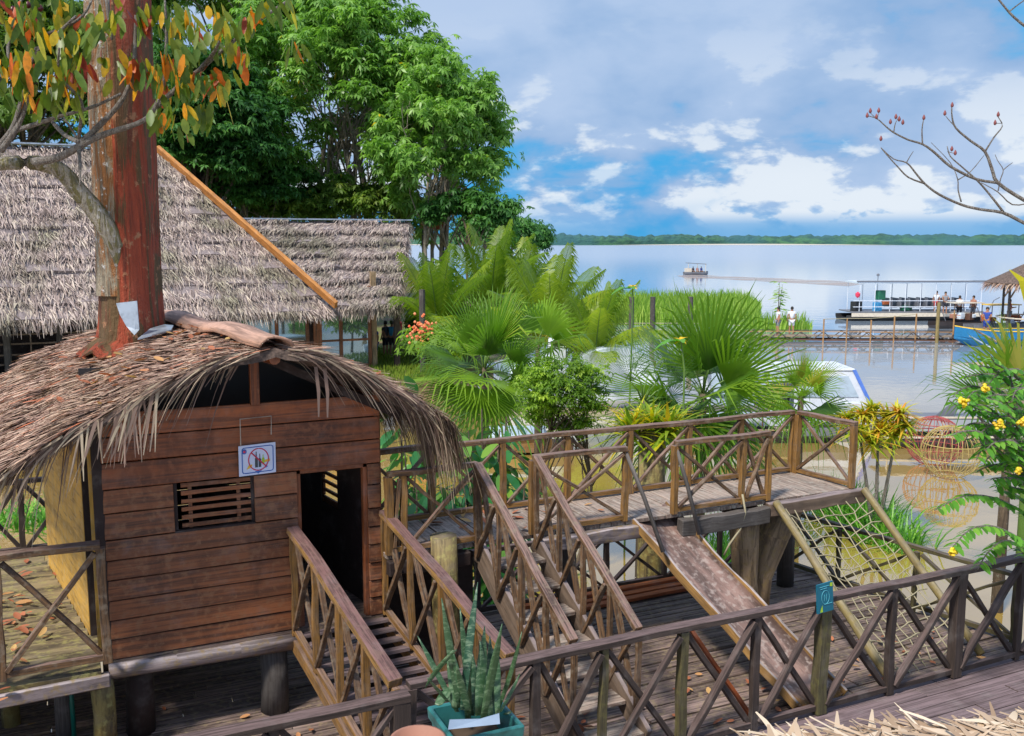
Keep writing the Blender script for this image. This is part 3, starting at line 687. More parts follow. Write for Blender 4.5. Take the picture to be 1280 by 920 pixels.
# slatted window
b = MB()
for z in np.linspace(1.73, 2.06, 6): b.beam((.80, HY + .03, z), (1.345, HY + .03, z + random.uniform(-.004, .004)), .016, .034, seg=3, wob=.002)
for x in (.87, 1.25): b.beam((x, HY + .05, 1.70), (x, HY + .05, 2.09), .03, .015)
win = b.build('window_slats', M['hutwall'], hut, bevel=.002)
b = MB(); b.beam((.74, HY + .02, 1.688), (1.37, HY + .02, 1.688), .05, .02); b.beam((.745, HY + .03, 1.69), (.745, HY + .03, 2.09), .05, .02, up=(0, 1, 0)); b.beam((1.37, HY + .03, 1.69), (1.37, HY + .03, 2.09), .05, .02, up=(0, 1, 0)); b.build('window_frame', M['darkwood'], hut)
b = MB(); b.beam((1.735, HY + .05, Hz0), (1.735, HY + .05, 2.09), .04, .07); b.beam((2.315, HY + .05, Hz0), (2.315, HY + .05, 2.09), .04, .07); b.beam((1.72, HY + .05, 2.075), (2.33, HY + .05, 2.075), .07, .04)
b.build('door_frame', M['hutorange'], hut, bevel=.003)
# corner posts, floor, inner walls
b = MB(); b.beam((HX0 - .03, HY + .02, .56), (HX0 - .03, HY + .02, 2.55), .075, .06); b.build('corner_post', M['darkwood'], hut, bevel=.004)
b = MB(); b.beam((HX1 - .01, HY + .05, .60), (HX1 - .01, HY + .05, 2.75), .05, .06); b.build('corner_post', M['hutwall'], hut, bevel=.004)
b = MB()
y = HY - .02
while y < 10.5:
    b.beam((hx(HX0, y), y + .06, .70), (hx(HX1, y), y + .06, .70), .115, .035, seg=2, wob=.002); y += .12
b.build('floor', M['deck'], hut)
BY = 10.5
b = MB(); wall_rows(b, hx(HX0 - .05, BY), hx(HX1, BY), [(1.45, 1.98, 1.69, 2.30)], BY, rows); b.build('back_wall', M['darkwood'], hut)
b = MB()
for z in np.linspace(1.74, 2.26, 5): b.beam((1.45, BY, z), (1.98, BY, z), .02, .035)
b.build('back_window_slats', M['hutwall'], hut)
b = MB()
for i in range(len(rows) - 1):
    za, zb = rows[i], rows[i + 1]; zc = (za + zb) / 2
    for ya, yb in (((HY, 8.68), (9.07, BY)) if 1.45 < zc < 1.89 else ((HY, BY),)): b.beam((HX1 + SK * (ya - HY), ya, zc), (HX1 + SK * (yb - HY), yb, zc), .026, zb - za - .006, seg=2, wob=.001)
b.build('right_wall', M['hutwall'], hut, bevel=.003)
b = MB()
for z in np.linspace(1.50, 1.84, 5): b.beam((HX1 + SK * .83, 8.68, z), (HX1 + SK * 1.22, 9.07, z), .02, .03)
b.build('side_window_slats', M['hutwall'], hut)
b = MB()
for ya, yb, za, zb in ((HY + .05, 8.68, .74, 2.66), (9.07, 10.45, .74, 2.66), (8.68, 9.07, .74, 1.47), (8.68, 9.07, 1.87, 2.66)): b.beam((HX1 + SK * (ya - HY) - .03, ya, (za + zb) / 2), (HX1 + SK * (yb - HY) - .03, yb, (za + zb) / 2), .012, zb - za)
b.build('painted_shade_lining', M['darkwood'], hut)  # dark sheet added inside the right wall, standing in for interior shade
b = MB(); b.beam((.10, 8.42, 1.62), (-.22, 10.5, 1.62), .03, 1.80, seg=4); b.build('side_wall', M['hutyellow'], hut)
b = MB(); b.beam((.115, 8.40, .70), (.115, 8.40, 2.5), .05, .05); b.build('side_door_post', M['darkwood'], hut)
b = MB(); b.beam((.15, 7.92, .74), (.15, 7.92, 2.5), .035, .05); b.build('side_door_post', M['hutyellow'], hut)
# interior partition added to stand in for shade in the doorway
b = MB(); b.beam((1.55, HY + .05, 1.2), (1.15, BY - .05, 1.2), .03, 1.0); b.build('shade_panel', M['darkwood'], hut)
# gable post, plate, hangers
b = MB(); b.beam((1.40, HY, Hz1 - .02), (1.40, HY, 3.10), .075, .05); b.build('gable_post', M['hutorange'], hut, bevel=.004)
b = MB(); b.beam((.35, HY + .9, 2.96), (1.30, HY + .9, 2.96), .03, .02); b.build('gable_rod', M['greywood'], hut)
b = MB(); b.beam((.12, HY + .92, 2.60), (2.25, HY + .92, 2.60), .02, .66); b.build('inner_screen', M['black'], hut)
# ridge: (1.44,7.4)->(.93,10.4)
RZ = 3.20; EY0, EY1 = 7.32, 10.75
def ridge_x(y): return 1.46 - .165 * (y - 7.4)
def roof_pt(side, u, y):
    """u 0..1 ridge to eave, curved thatch profile"""
    if side > 0: x = ridge_x(y) + 1.38 * u; z = RZ - .40 * u - .30 * u ** 3.0
    else: x = ridge_x(y) - 1.85 * u; z = RZ - .42 * u - .36 * u ** 2.2
    z += .015 * math.sin(y * 5 + u * 9) + .01 * math.sin(u * 23 + y * 3)
    return Vector((x, y, z))
for side, nm in ((-1, 'left'), (1, 'right')):
    b = MB(); nu, nv = 18, 20
    for layer in (0, 1):
        for i in range(nu + 1):
            for j in range(nv + 1):
                p = roof_pt(side, i / nu, EY0 + (EY1 - EY0) * j / nv); p.z -= .07 * layer; b.v.append(p)
    m1 = (nu + 1) * (nv + 1)
    for layer in (0, 1):
        for i in range(nu):
            for j in range(nv):
                a = layer * m1 + i * (nv + 1) + j; q = (a, a + nv + 1, a + nv + 2, a + 1); b.face(q if layer == 0 else q[::-1], [(0, 0)] * 4, .4)
    for i in range(nu):
        for j in (0, nv):
            a = i * (nv + 1) + j; b.face((a, a + nv + 1, a + nv + 1 + m1, a + m1), [(0, 0)] * 4, .4)
    for j in range(nv):
        a = nu * (nv + 1) + j; b.face((a, a + 1, a + 1 + m1, a + m1), [(0, 0)] * 4, .4)
    b.build('thatch_bed', M['thatch_base'], hut)
def strands(n_, fpos, length, width, lift, curl, tlo=0, thi=1, seg=3):
    """fpos(k)->(point, down-dir, normal). returns V,F,T arrays of ribbons"""
    V = []; F = []; T = []
    for k in range(n_):
        p, dn, nr = fpos(k); L = random.uniform(*length); w_ = random.uniform(*width); sd = dn.cross(nr).normalized()
        t = random.uniform(tlo, thi); b0 = len(V); l0 = random.uniform(*lift); cu = random.uniform(*curl)
        for i in range(seg + 1):
            s = i / seg; q = p + dn * (L * s) + nr * (l0 * s + .008) + Vector((0, 0, -cu * s * s * L)); ww = w_ * (1 - .75 * s * s) / 2
            V.append(q - sd * ww); V.append(q + sd * ww + nr * random.uniform(-.004, .004))
        for i in range(seg): a = b0 + 2 * i; F.append((a, a + 1, a + 3, a + 2)); T.append(t)
    return V, F, T
def roof_frame(side, u, y, jit):
    p = roof_pt(side, u, y); q = roof_pt(side, min(u + .04, 1.04), y); dn = (q - p).normalized()
    nr = Vector((0, 1, 0)).cross(dn) * (1 if side > 0 else -1); nr = nr if nr.z > 0 else -nr
    dn = (dn + Vector((0, random.gauss(0, jit), 0)) + nr * random.gauss(.0, .05)).normalized(); return p, dn, nr
def mk(name, n_, f, mat_, parent, **k):
    V, F, T = strands(n_, f, **k); return mesh_obj(name, [tuple(v) for v in V], np.array(F), mat_, parent, None, T)
def f1(k):
    side = -1 if random.random() < .66 else 1; u = random.random() ** .8 * .98; y = random.uniform(EY0, EY1); return roof_frame(side, u, y, .35)
mk('thatch', 15000, f1, M['thatch_brown'], hut, length=(.12, .42), width=(.008, .030), lift=(0, .05), curl=(0, .12))
# verge along the front gable: long strands spilling forward and down
def f2(k):
    side = -1 if random.random() < .5 else 1; u = random.uniform(.05, 1.0); p = roof_pt(side, u, EY0 + random.uniform(-.02, .35)); q = roof_pt(side, u + .04, EY0); dn = (q - p).normalized(); dn.y = 0; dn.normalize()
    nr = Vector((0, -1, .3)).normalized(); g = random.uniform(-.1, .9) * (u ** 2)
    dn = (dn + Vector((0, -random.uniform(-.1, .25), -g * .45))).normalized(); return p + Vector((0, 0, random.uniform(-.03, .02))), dn, nr
mk('verge_fringe', 1900, f2, M['thatch_fringe'], hut, length=(.10, .28), width=(.006, .018), lift=(0, .04), curl=(.0, .3), seg=4)
mk('verge_straws', 150, f2, M['thatch_fringe'], hut, length=(.25, .48), width=(.006, .016), lift=(0, .04), curl=(.3, 1.1), seg=4)
def f3(k):
    side = 1 if random.random() < .6 else -1; y = random.uniform(EY0 - .05, EY1); u = random.uniform(.82, 1.02); p, dn, nr = roof_frame(side, u, y, .25)
    dn = (dn + Vector((0, 0, -random.uniform(.1, .8)))).normalized(); return p, dn, nr
mk('eave_fringe', 3600, f3, M['thatch_fringe'], hut, length=(.12, .34), width=(.006, .020), lift=(0, .05), curl=(.2, .9), seg=4)
def f5(k):
    y = random.uniform(EY0 - .08, EY0 + .5); u = random.uniform(.9, 1.04); p, dn, nr = roof_frame(1, u, y, .2)
    return p, (dn + Vector((random.uniform(-.3, .1), 0, -random.uniform(.6, 2.0)))).normalized(), nr
mk('corner_fringe', 420, f5, M['thatch_fringe'], hut, length=(.2, .48), width=(.008, .020), lift=(0, .03), curl=(.3, .9), seg=4)
def f4(k):     # few long leaves hanging from the left verge, as in the photo
    x = random.choice([.12, .22, .34, .42, .50, .60]) + random.uniform(-.04, .04); u = (ridge_x(EY0) - x) / 1.85; p = roof_pt(-1, u, EY0 - .02)
    return p, Vector((-random.uniform(-.1, .5), -.12, -1)).normalized(), Vector((0, -1, 0))
mk('hanging_leaves', 30, f4, M['thatch_fringe'], hut, length=(.25, .46), width=(.012, .026), lift=(0, .06), curl=(.0, .2), seg=4)
b = MB()
for x, z0, z1 in ((1.79, 3.02, 2.63), (1.86, 3.0, 2.62)): b.ribbon([(x, EY0 + .05, z0), (x + .01, EY0 + .02, (z0 + z1) / 2), (x + .0, EY0, z1)], [.03, .028, .012], (1, .2, 0))
b.build('hanging_strips', M['thatch_fringe'], hut)
# ridge bark pieces
b = MB()
pts = [Vector((ridge_x(y), y, RZ + .045 + .02 * math.sin(y * 4))) for y in np.linspace(EY0 - .02, 10.55, 10)]
for s_ in (-1, 1):
    for i in range(len(pts) - 1):
        pass
b2 = MB(); nn = 7
for i, p in enumerate(pts):
    for k in range(nn):
        a = PI * (.05 + .9 * k / (nn - 1)); b2.v.append(p + Vector((math.cos(a) * .125, 0, math.sin(a) * .085 - .05 + random.uniform(-.006, .006))))
for i in range(len(pts) - 1):
    for k in range(nn - 1):
        a = i * nn + k; b2.face((a, a + 1, a + nn + 1, a + nn), [(i * .35, k * .06), (i * .35, k * .06 + .06), (i * .35 + .35, k * .06 + .06), (i * .35 + .35, k * .06)], .7)
o = b2.build('ridge_cap', M['ridge'], hut, smooth=True); sm = o.modifiers.new('s', 'SOLIDIFY'); sm.thickness = .02
b = MB(); b.tube([(ridge_x(y), y, RZ - .10) for y in (EY0 + .02, 10.5)], .045, 10); b.build('ridge_pole', M['hutorange'], hut)
for s_ in (-1, 1):
    b = MB(); b.beam(roof_pt(s_, .02, HY) - Vector((0, 0, .11)), roof_pt(s_, .9, HY) - Vector((0, 0, .13)), .05, .07); b.build('rafter', M['darkwood'], hut)
    b = MB(); b.beam(roof_pt(s_, .02, BY) - Vector((0, 0, .11)), roof_pt(s_, .9, BY) - Vector((0, 0, .13)), .05, .07); b.build('rafter', M['darkwood'], hut)
b = MB(); b.poly([(hx(.2, BY), BY + .01, 2.6), (hx(2.4, BY), BY + .01, 2.6), (hx(2.4, BY), BY + .01, 2.75), (ridge_x(BY) + .35, BY + .01, 2.88), (ridge_x(BY) - .4, BY + .01, 2.88), (hx(.2, BY), BY + .01, 2.78)], .2); b.build('back_gable', M['darkwood'], hut)
# floor beams and stilts
b = MB(); b.tube([(HX0 - .03, 7.80, .655), (.7, 7.80, .64), (1.2, 7.81, .63), (1.66, 7.82, .62)], [.065, .06, .065, .07], 10, wob=.08); b.build('sill_log', M['mossbeam'], hut, smooth=True)
b = MB(); b.beam((1.7, 7.82, .63), (2.5, 7.82, .63), .09, .10, seg=3, wob=.006); b.build('sill_beam', M['darkwood'], hut, bevel=.005)
b = MB(); b.beam((HX0, 8.9, .62), (HX1 - .1, 8.9, .62), .1, .12); b.beam((HX0 - .1, 10.3, .62), (2.0, 10.3, .62), .1, .12); b.build('floor_beam', M['darkwood'], hut)
for (x, y, r_, mt, z1_) in ((.14, 7.80, .085, 'mosspost', .60), (1.49, 7.92, .115, 'greywood', .60), (.42, 8.02, .11, 'darkwood', .66), (2.35, 8.0, .10, 'darkwood', .6), (.1, 10.2, .1, 'greywood', .6), (1.9, 10.2, .1, 'greywood', .6)):
    b = MB(); b.tube([(x, y, 0), (x + .01, y, .3), (x, y, z1_)], [r_ * 1.05, r_, r_ * 1.02], 12, wob=.03); b.build('stilt', M[mt], hut, smooth=True)
# porch
po = thing('hut_porch', 'mossy boarded porch on stilts to the left of the hut, strewn with fallen leaves', 'porch', (-.8, 9, 0))
b = MB(); y = 7.62
while y < 11.1:
    xe = .14 if y < 8.4 else .10 - .154 * (y - 8.42) - .03
    b.beam((-2.3, y + .08, .72), (xe, y + .08, .72), .155, .035, seg=4, wob=.004); y += .16
b.build('porch_boards', M['walk'] if False else M['mosspost'], po, bevel=.003)
b = MB(); b.beam((-2.3, 7.63, .66), (.20, 7.63, .66), .08, .10, seg=6, wob=.01); b.build('edge_beam', M['mossbeam'], po, bevel=.01)
b = MB(); b.beam((-2.3, 11.0, .64), (-.3, 11.0, .64), .08, .10); b.build('edge_beam', M['greywood'], po)
for x, y in ((-.55, 8.6), (-.14, 8.15), (-1.9, 7.8), (-1.9, 10.8), (-.6, 10.8)):
    b = MB(); b.tube([(x, y, 0), (x, y, .64)], [.075, .07], 10, wob=.04); b.build('stilt', M['greywood'] if x > -.2 else M['mosspost'], po, smooth=True)
b = MB(); b.tube([(-.08, 8.05, 0), (-.08, 8.05, .66)], .018, 8); tag(b.build('green_pipe', M['pipe'], smooth=True), 'thin green pipe standing under the porch edge', 'pipe')

# hut sign
hs = thing('hut_sign', 'white sign with blue border and red prohibition circle hanging on the hut front', 'sign', (1.43, 7.79, 2.1))
SY = 7.80; g0, g1, g3 = AY(299, 596, SY), AY(345, 590, SY), AY(298, 558, SY); gx = g1 - g0; gz = g3 - g0
def Q(u, v, dd=0): return g0 + gx * u + gz * v + Vector((0, -dd, 0))
b = MB(); b.prism([Q(0, 0), Q(1, 0), Q(1, 1), Q(0, 1)], (0, .008, 0), .9); b.build('board', M['signwhite'], hs)
def ring(cx, cy, rx, ry, r_, n_=28): 
    b = MB(); b.tube([Q(cx + rx * math.cos(a), cy + ry * math.sin(a), .004) for a in np.linspace(0, 2 * PI, n_)], r_, 4, cap=False); return b
b = MB(); pts = []
for cx, cy, a0 in ((.86, .84, 0), (.16, .84, PI / 2), (.16, .16, PI), (.86, .16, 1.5 * PI)):
    for k in range(5): a = a0 + k * PI / 8; pts.append(Q(cx + .07 * math.cos(a), cy + .08 * math.sin(a), .002))
pts.append(pts[0]); b.tube(pts, .0038, 4, cap=False); b.build('blue_border', M['signblue'], hs)
b = ring(.53, .50, .27, .36, .0042); b.tube([Q(.34, .74, .006), Q(.72, .26, .006)], .005, 4); b.build('prohibition_circle', M['signred'], hs)
def shape(name, polys, mt, dd=.003):
    b = MB()
    for pl_ in polys: b.poly([Q(u, v, dd) for u, v in pl_])
    b.build(name, mt, hs)
def bottle(x, y, w_, h_): return [(x, y), (x + w_, y), (x + w_, y + h_ * .55), (x + w_ * .65, y + h_ * .7), (x + w_ * .65, y + h_), (x + w_ * .35, y + h_), (x + w_ * .35, y + h_ * .7), (x, y + h_ * .55)]
shape('bottle_print', [bottle(.43, .24, .08, .52), bottle(.53, .24, .07, .44)], M['signdark'])
shape('food_print', [bottle(.62, .34, .07, .30)], M['signgreen'])
shape('snack_print', [[(.20, .20), (.34, .26), (.36, .36), (.26, .34)]], M['yellow'], .0035)
shape('snack_print', [[(.68, .38), (.84, .40), (.84, .48), (.70, .46)]], M['yellow'], .0035)
shape('arrow_print', [[(.42, .115), (.62, .12), (.52, .03)], [(.68, .30), (.79, .24), (.72, .19)]], M['signblue'], .0035)
b = MB(); pts = [Q(.15 + .065 * math.cos(a), .80 + .085 * math.sin(a), .004) for a in np.linspace(0, 2 * PI, 14)[:-1]]; b.poly(pts); b.build('round_mark', M['signblue'], hs)
b = MB(); pts = [Q(.15 + .035 * math.cos(a), .80 + .045 * math.sin(a), .006) for a in np.linspace(0, 2 * PI, 12)[:-1]]; b.poly(pts); b.build('mark_centre', M['signred'], hs)
b = MB(); w0, w1, w2, w3, w4 = AY(301, 558, 7.8), AY(300, 524, 7.8), AY(339, 520, 7.8), AY(339, 543, 7.8), AY(340, 520, 7.83)
b.tube([w0, w1, w2, w3], .005, 5); b.build('hanging_wire', M['wire'], hs)

# ------------------------------------------------------------ tall tree through the hut roof, with the big limb
TB = Vector((.56, 9.55, 0)); tree = thing('tall_red_barked_tree', 'tall tree with peeling red bark rising through the hut roof', 'tree', TB)
b = MB(); n1, n2 = 34, 24
for i in range(n1 + 1):
    z = 11.0 * i / n1 if i > 14 else 4.4 * i / 14.0 * 1.0
    z = [0, .5, 1, 1.6, 2.2, 2.6, 2.85, 2.98, 3.1, 3.25, 3.45, 3.7, 4.0, 4.4, 4.9][i] if i < 15 else 4.9 + (i - 14) * .33
    c = TB + Vector((.012 * z, -.008 * z, z)); fl = 1 + .25 * math.exp(-((z - 2.85) / .35) ** 2) * (1 if z > 2.5 else 1)
    for k in range(n2):
        a = 2 * PI * k / n2; r = .255 * fl * (1 + .07 * math.sin(3 * a + .7) + .05 * math.sin(7 * a + z * .3) + .035 * math.sin(11 * a + 2) + random.uniform(-.01, .01)) * (1 - .012 * max(0, z - 3))
        b.v.append(c + Vector((math.cos(a) * r, math.sin(a) * r, 0)))
for i in range(n1):
    for k in range(n2):
        a = i * n2 + k; e = i * n2 + (k + 1) % n2; b.face((a, e, e + n2, a + n2), [(0, 0)] * 4, .5)
b.build('trunk', M['bark_red'], tree, smooth=True)
# white spotted flank on left side of the trunk
b = MB()
for i in range(14):
    z = 3.5 + i * .25
    for k in range(6):
        a = math.radians(150 + 21 * k); c = TB + Vector((.012 * z, -.008 * z, z)); rr = .283 + .008 * math.sin(i * 2 + k) + (.0 if 0 < k < 5 else -.05)
        b.v.append(c + Vector((math.cos(a) * rr, math.sin(a) * rr, 0)))
for i in range(13):
    for k in range(5): a = i * 6 + k; b.face((a, a + 1, a + 7, a + 6), [(0, 0)] * 4, .5)
b.build('spotted_bark', M['bark_white'], tree, smooth=True)
# metal flashing & rubber collar
b = MB(); b.prism([AD(145, 379, 8.46), AD(171, 376, 8.46), AD(174, 412, 8.44), AD(168, 419, 8.42), AD(158, 408, 8.44), AD(150, 394, 8.45)], Fv * .01, .5); o = b.build('metal_flashing', M['metal'], None); tag(o, 'shiny sheet of metal flashing nailed to the foot of the red trunk', 'metal sheet')
b = MB(); b.prism([AD(188, 412, 8.7), AD(205, 407, 8.85), AD(217, 408, 8.85), AD(214, 414, 8.6), AD(190, 420, 8.4), AD(172, 425, 8.35)], (0, 0, .012), .5); tag(b.build('metal_flashing', M['metal']), 'small bent metal strip lying at the right of the trunk foot', 'metal sheet')
b = MB(); pts = []
for k in range(19):
    a = math.radians(170 + k * 11); pts.append((TB + Vector((math.cos(a) * .45, math.sin(a) * .5, 2.90 + .07 * math.sin(a * 2) + .03 * (k % 3))), TB + Vector((math.cos(a) * .27, math.sin(a) * .27, 3.12))))
for i in range(len(pts) - 1):
    n0 = len(b.v); b.v += [pts[i][0], pts[i + 1][0], pts[i + 1][1], pts[i][1]]; b.face((n0, n0 + 1, n0 + 2, n0 + 3), [(0, 0)] * 4, .4)
o = b.build('bark_collar', M['bark_red'], tree); sm = o.modifiers.new('s', 'SOLIDIFY'); sm.thickness = .02
# limb network (depth about 8.2 m)
def limb(b, pts, r0, r1, dep, n=8, wob=.05):
    P_ = []
    N = len(pts)
    for i, p in enumerate(pts):
        dd = dep if not hasattr(dep, '__len__') else dep[0] + (dep[1] - dep[0]) * i / (N - 1); P_.append(AD(p[0], p[1], dd))
    Q_ = []
    for i in range(N - 1):                    # catmull-rom
        p0, p1, p2, p3 = P_[max(i - 1, 0)], P_[i], P_[i + 1], P_[min(i + 2, N - 1)]
        for s in (0, .33, .66):
            Q_.append(.5 * ((2 * p1) + (p2 - p0) * s + (2 * p0 - 5 * p1 + 4 * p2 - p3) * s * s + (3 * p1 - p0 - 3 * p2 + p3) * s ** 3))
    Q_.append(P_[-1]); k = len(Q_) - 1
    b.tube(Q_, [r0 + (r1 - r0) * i / k for i in range(k + 1)], n, wob=wob, t=.5); return Q_
BR = []
b = MB(); BR.append(limb(b, [(150, 385), (150, 340), (146, 305), (120, 265), (95, 235), (78, 215), (55, 205), (25, 203), (-25, 205), (-80, 190)], .095, .05, (8.80, 8.05), 12))
b.build('limb', M['bark_limb'], tree, smooth=True)
tw = [([(41, 202), (72, 197), (104, 180), (132, 167), (170, 155), (190, 141), (203, 110), (206, 90)], .035, .012), ([(98, 180), (126, 155), (155, 121), (167, 79), (170, 19)], .028, .012),
      ([(20, 163), (45, 155), (76, 145), (120, 132), (151, 117)], .022, .01), ([(0, 189), (22, 158), (35, 120), (40, 90)], .028, .012), ([(186, 143), (210, 120), (233, 99), (252, 85), (293, 50), (328, 22), (362, 0), (385, -20)], .022, .012),
      ([(98, 177), (101, 150), (101, 125), (75, 95), (74, 60)], .016, .008), ([(52, 44), (80, 35), (104, 19), (115, 0)], .016, .008), ([(66, 153), (80, 168), (97, 177)], .016, .018), ([(80, 148), (92, 165), (98, 178)], .009, .012), ([(98, 180), (100, 205), (100, 232)], .02, .006),
      ([(-20, 205), (5, 175), (20, 150), (38, 80), (60, 50)], .028, .010), ([(252, 85), (268, 65), (274, 52)], .02, .01), ([(134, 0), (136, 20), (140, 50)], .02, .01), ([(206, 90), (208, 40), (206, 0)], .014, .008), ([(45, 62), (60, 55), (72, 42), (95, 20)], .02, .01), ([(15, 95), (10, 60), (20, 20), (30, -10)], .015, .01)]
b = MB()
for pts, r0, r1 in tw: BR.append(limb(b, pts, r0, r1, (8.15 + random.uniform(-.1, .1), 7.9 + random.uniform(-.5, .4)), 7))
b.build('branches', M['twig'], tree, smooth=True)
# hanging turning leaves
def leaf_blade(V, F, T, base, dr, L, wd, nrm, t, fold=.18, droop=.25, seg=3):
    dr = dr.normalized(); sd = dr.cross(nrm).normalized(); b0 = len(V)
    for i in range(seg + 1):
        s = i / seg; q = base + dr * (L * s) + Vector((0, 0, -droop * L * s * s)); ww = wd * math.sin(PI * (.08 + .86 * s)) ** .8 / 2
        V += [q - sd * ww + nrm * fold * ww, q, q + sd * ww + nrm * fold * ww]
    for i in range(seg):
        a = b0 + 3 * i; F += [(a, a + 1, a + 4, a + 3), (a + 1, a + 2, a + 5, a + 4)]; T += [t, t]
V, F, T = [], [], []
def hang(p, n_, spread=.10):
    tb = random.random() ** 1.6
    for _ in range(n_):
        dr = Vector((random.gauss(0, .35), random.gauss(0, .35), -1)); nrm = Vector((random.gauss(0, 1), random.gauss(-.4, 1), .1)).normalized(); nrm = (nrm - dr * nrm.dot(dr) / dr.length_squared).normalized()
        t = min(1, max(0, random.choice([tb, random.random(), random.random() * .5]) + random.uniform(-.1, .1)))
        leaf_blade(V, F, T, p + Vector((random.gauss(0, spread), random.gauss(0, spread), random.gauss(0, spread * .6))), dr, random.uniform(.10, .21), random.uniform(.042, .08), nrm, t, droop=random.uniform(-.1, .2))
for x, y, n_, sp in ((8, 40, 12, .09), (30, 30, 10, .1), (10, 75, 10, .1), (38, 75, 10, .08), (60, 95, 12, .1), (15, 105, 8, .09), (85, 55, 12, .09), (78, 85, 12, .1), (105, 90, 10, .1), (55, 120, 8, .08), (118, 45, 8, .06), (118, 25, 6, .06), (140, 25, 7, .06), (95, 20, 10, .09), (60, 15, 8, .09), (35, 5, 8, .09), (5, 8, 8, .08), (130, 75, 4, .05), (175, 30, 10, .09), (200, 20, 9, .08), (180, 85, 10, .07), (195, 105, 11, .08), (215, 90, 12, .08), (232, 110, 12, .08), (240, 140, 10, .08), (205, 140, 9, .07), (215, 150, 7, .06), (260, 100, 10, .07), (275, 115, 6, .06), (225, 60, 8, .07), (250, 45, 9, .08), (270, 28, 9, .07), (285, 60, 5, .06), (303, 70, 5, .04), (290, 30, 4, .05), (312, 22, 4, .03), (378, 60, 5, .04), (335, 15, 5, .05), (352, 5, 4, .05), (220, 20, 7, .07), (160, 95, 6, .07), (90, 118, 6, .08), (25, 130, 5, .07)):
    hang(AD(x, y - 6, 8.0 + random.uniform(-.4, .3)), int(n_ * 1.7), sp * 1.15)
mesh_obj('leaves', [tuple(v) for v in V], np.array(F), M['lf_autumn'], tree, None, T)
FRUIT = plain('dark_red_fruit', (.10, .012, .02), .35)
for x, y in ((22, 8), (30, 12), (35, 6), (24, 16), (50, 10), (15, 24), (48, 20), (2, 26), (16, 12)):
    c = AD(x, y, 7.9); b = MB(); b.lathe(c, [(.001, -.03), (.02, -.02), (.025, 0), (.016, .02), (.001, .03)], 8); b.build('fruit', FRUIT, tree, smooth=True)

# ------------------------------------------------------------ thatched long house behind
LY = 38.0
def slope_roof(root, P0, P1, P2, P3, rows_, nst, matr, L=(.5, .9), W_=(.04, .09), bulge=.16, base=None, fr=.5):
    """P0,P1 eave left/right ; P3,P2 ridge left/right"""
    P0, P1, P2, P3 = map(Vector, (P0, P1, P2, P3)); nr = (P1 - P0).cross(P3 - P0).normalized(); nr = nr if nr.z > 0 else -nr
    def at_(u, v): return lerp(lerp(P0, P1, u), lerp(P3, P2, u), v)
    b = MB(); nu = 40; NR = rows_ * 2
    for i in range(NR + 1):
        for j in range(nu + 1):
            v = (i // 2) / rows_ + (.0 if i % 2 == 0 else .97 / rows_) if i < NR else 1
            off = bulge * (1 - (i % 2)) if i < NR else 0
            b.v.append(at_(j / nu, v) + nr * (off + .05 * math.sin(j * .9 + i * 1.7) + random.uniform(-.03, .03)))
    for i in range(NR):
        for j in range(nu): a = i * (nu + 1) + j; b.face((a, a + 1, a + nu + 2, a + nu + 1), [(0, 0)] * 4, .4)
    o = b.build('thatch_bed', base, root)
    sm = o.modifiers.new('s', 'SOLIDIFY'); sm.thickness = .12; sm.offset = -1
    dn0 = (P0 - P3).normalized()
    def f(k):
        u = random.random(); r_ = random.randrange(rows_); wv = .09 * math.sin(u * 11 + r_ * 2.1) + .06 * math.sin(u * 37 + r_ * 5) + .04 * math.sin(u * 83 + r_); v = (r_ + min(1, random.random() ** 1.4 + .12)) / rows_ + wv / rows_ * 2
        dd = (dn0 + (P1 - P0).normalized() * random.gauss(0, .30) + nr * random.gauss(.03, .10)).normalized()
        hv = (v * rows_) % 1; return at_(u, max(0, min(v, 1.0))) + nr * (bulge * (1 - hv) + .02), dd, nr
    mk('thatch', nst, f, matr, root, length=L, width=W_, lift=(0, .10), curl=(0, .15))
    def g(k):
        u = random.random(); dd = (dn0 + Vector((random.gauss(0, .15), random.gauss(0, .1), -random.uniform(.3, 1)))).normalized(); return at_(u, random.uniform(0, .05)) + nr * random.uniform(-.05, bulge), dd, nr
    mk('eave_fringe', int(nst * fr * .25), g, matr, root, length=(L[0] * .8, L[1]), width=W_, lift=(0, .05), curl=(0, .3))
    return at_, nr
lh = thing('thatched_long_house', 'large grey-thatched long house with an orange barge board behind the play hut', 'building', (0, LY, LZ))
R1Y = LY + 6.5
e0, e1 = AY(-160, 408, LY), AY(416, 390, LY); r0_, r1_ = AY(-100, 172, R1Y), AY(197, 190, R1Y)
r0_.y = R1Y
r1_ = Vector((r1_.x, R1Y, r1_.z)); r0_ = Vector((-16, R1Y, r1_.z + .0)); e0 = Vector((-14.5, LY, e1.z)) 
slope_roof(lh, e0, e1, r1_, r0_, 12, 34000, M['thatch_grey'], base=M['thatch_base_grey'], L=(.25, .6), W_=(.02, .055), bulge=.09)
b = MB(); b.beam(r1_ + Vector((.0, -.15, .12)), e1 + Vector((.05, -.35, .30)), .16, .34, up=(0, -1, .8), seg=3, wob=.01); b.build('barge_board', M['rake'], lh)
b = MB(); b.beam(r0_ + Vector((0, 0, .14)), r1_ + Vector((-.9, 0, .14)), .6, .06); b.build('ridge_flashing', M['metal'], lh)
# back slope and gable so that it is a closed roof
b = MB(); b.poly([r0_, r1_, r1_ + Vector((0, 6.5, r0_.z * 0 + (e1.z - r1_.z))), r0_ + Vector((0, 6.5, e1.z - r1_.z))], .4); b.build('back_slope', M['thatch_base_grey'], lh)
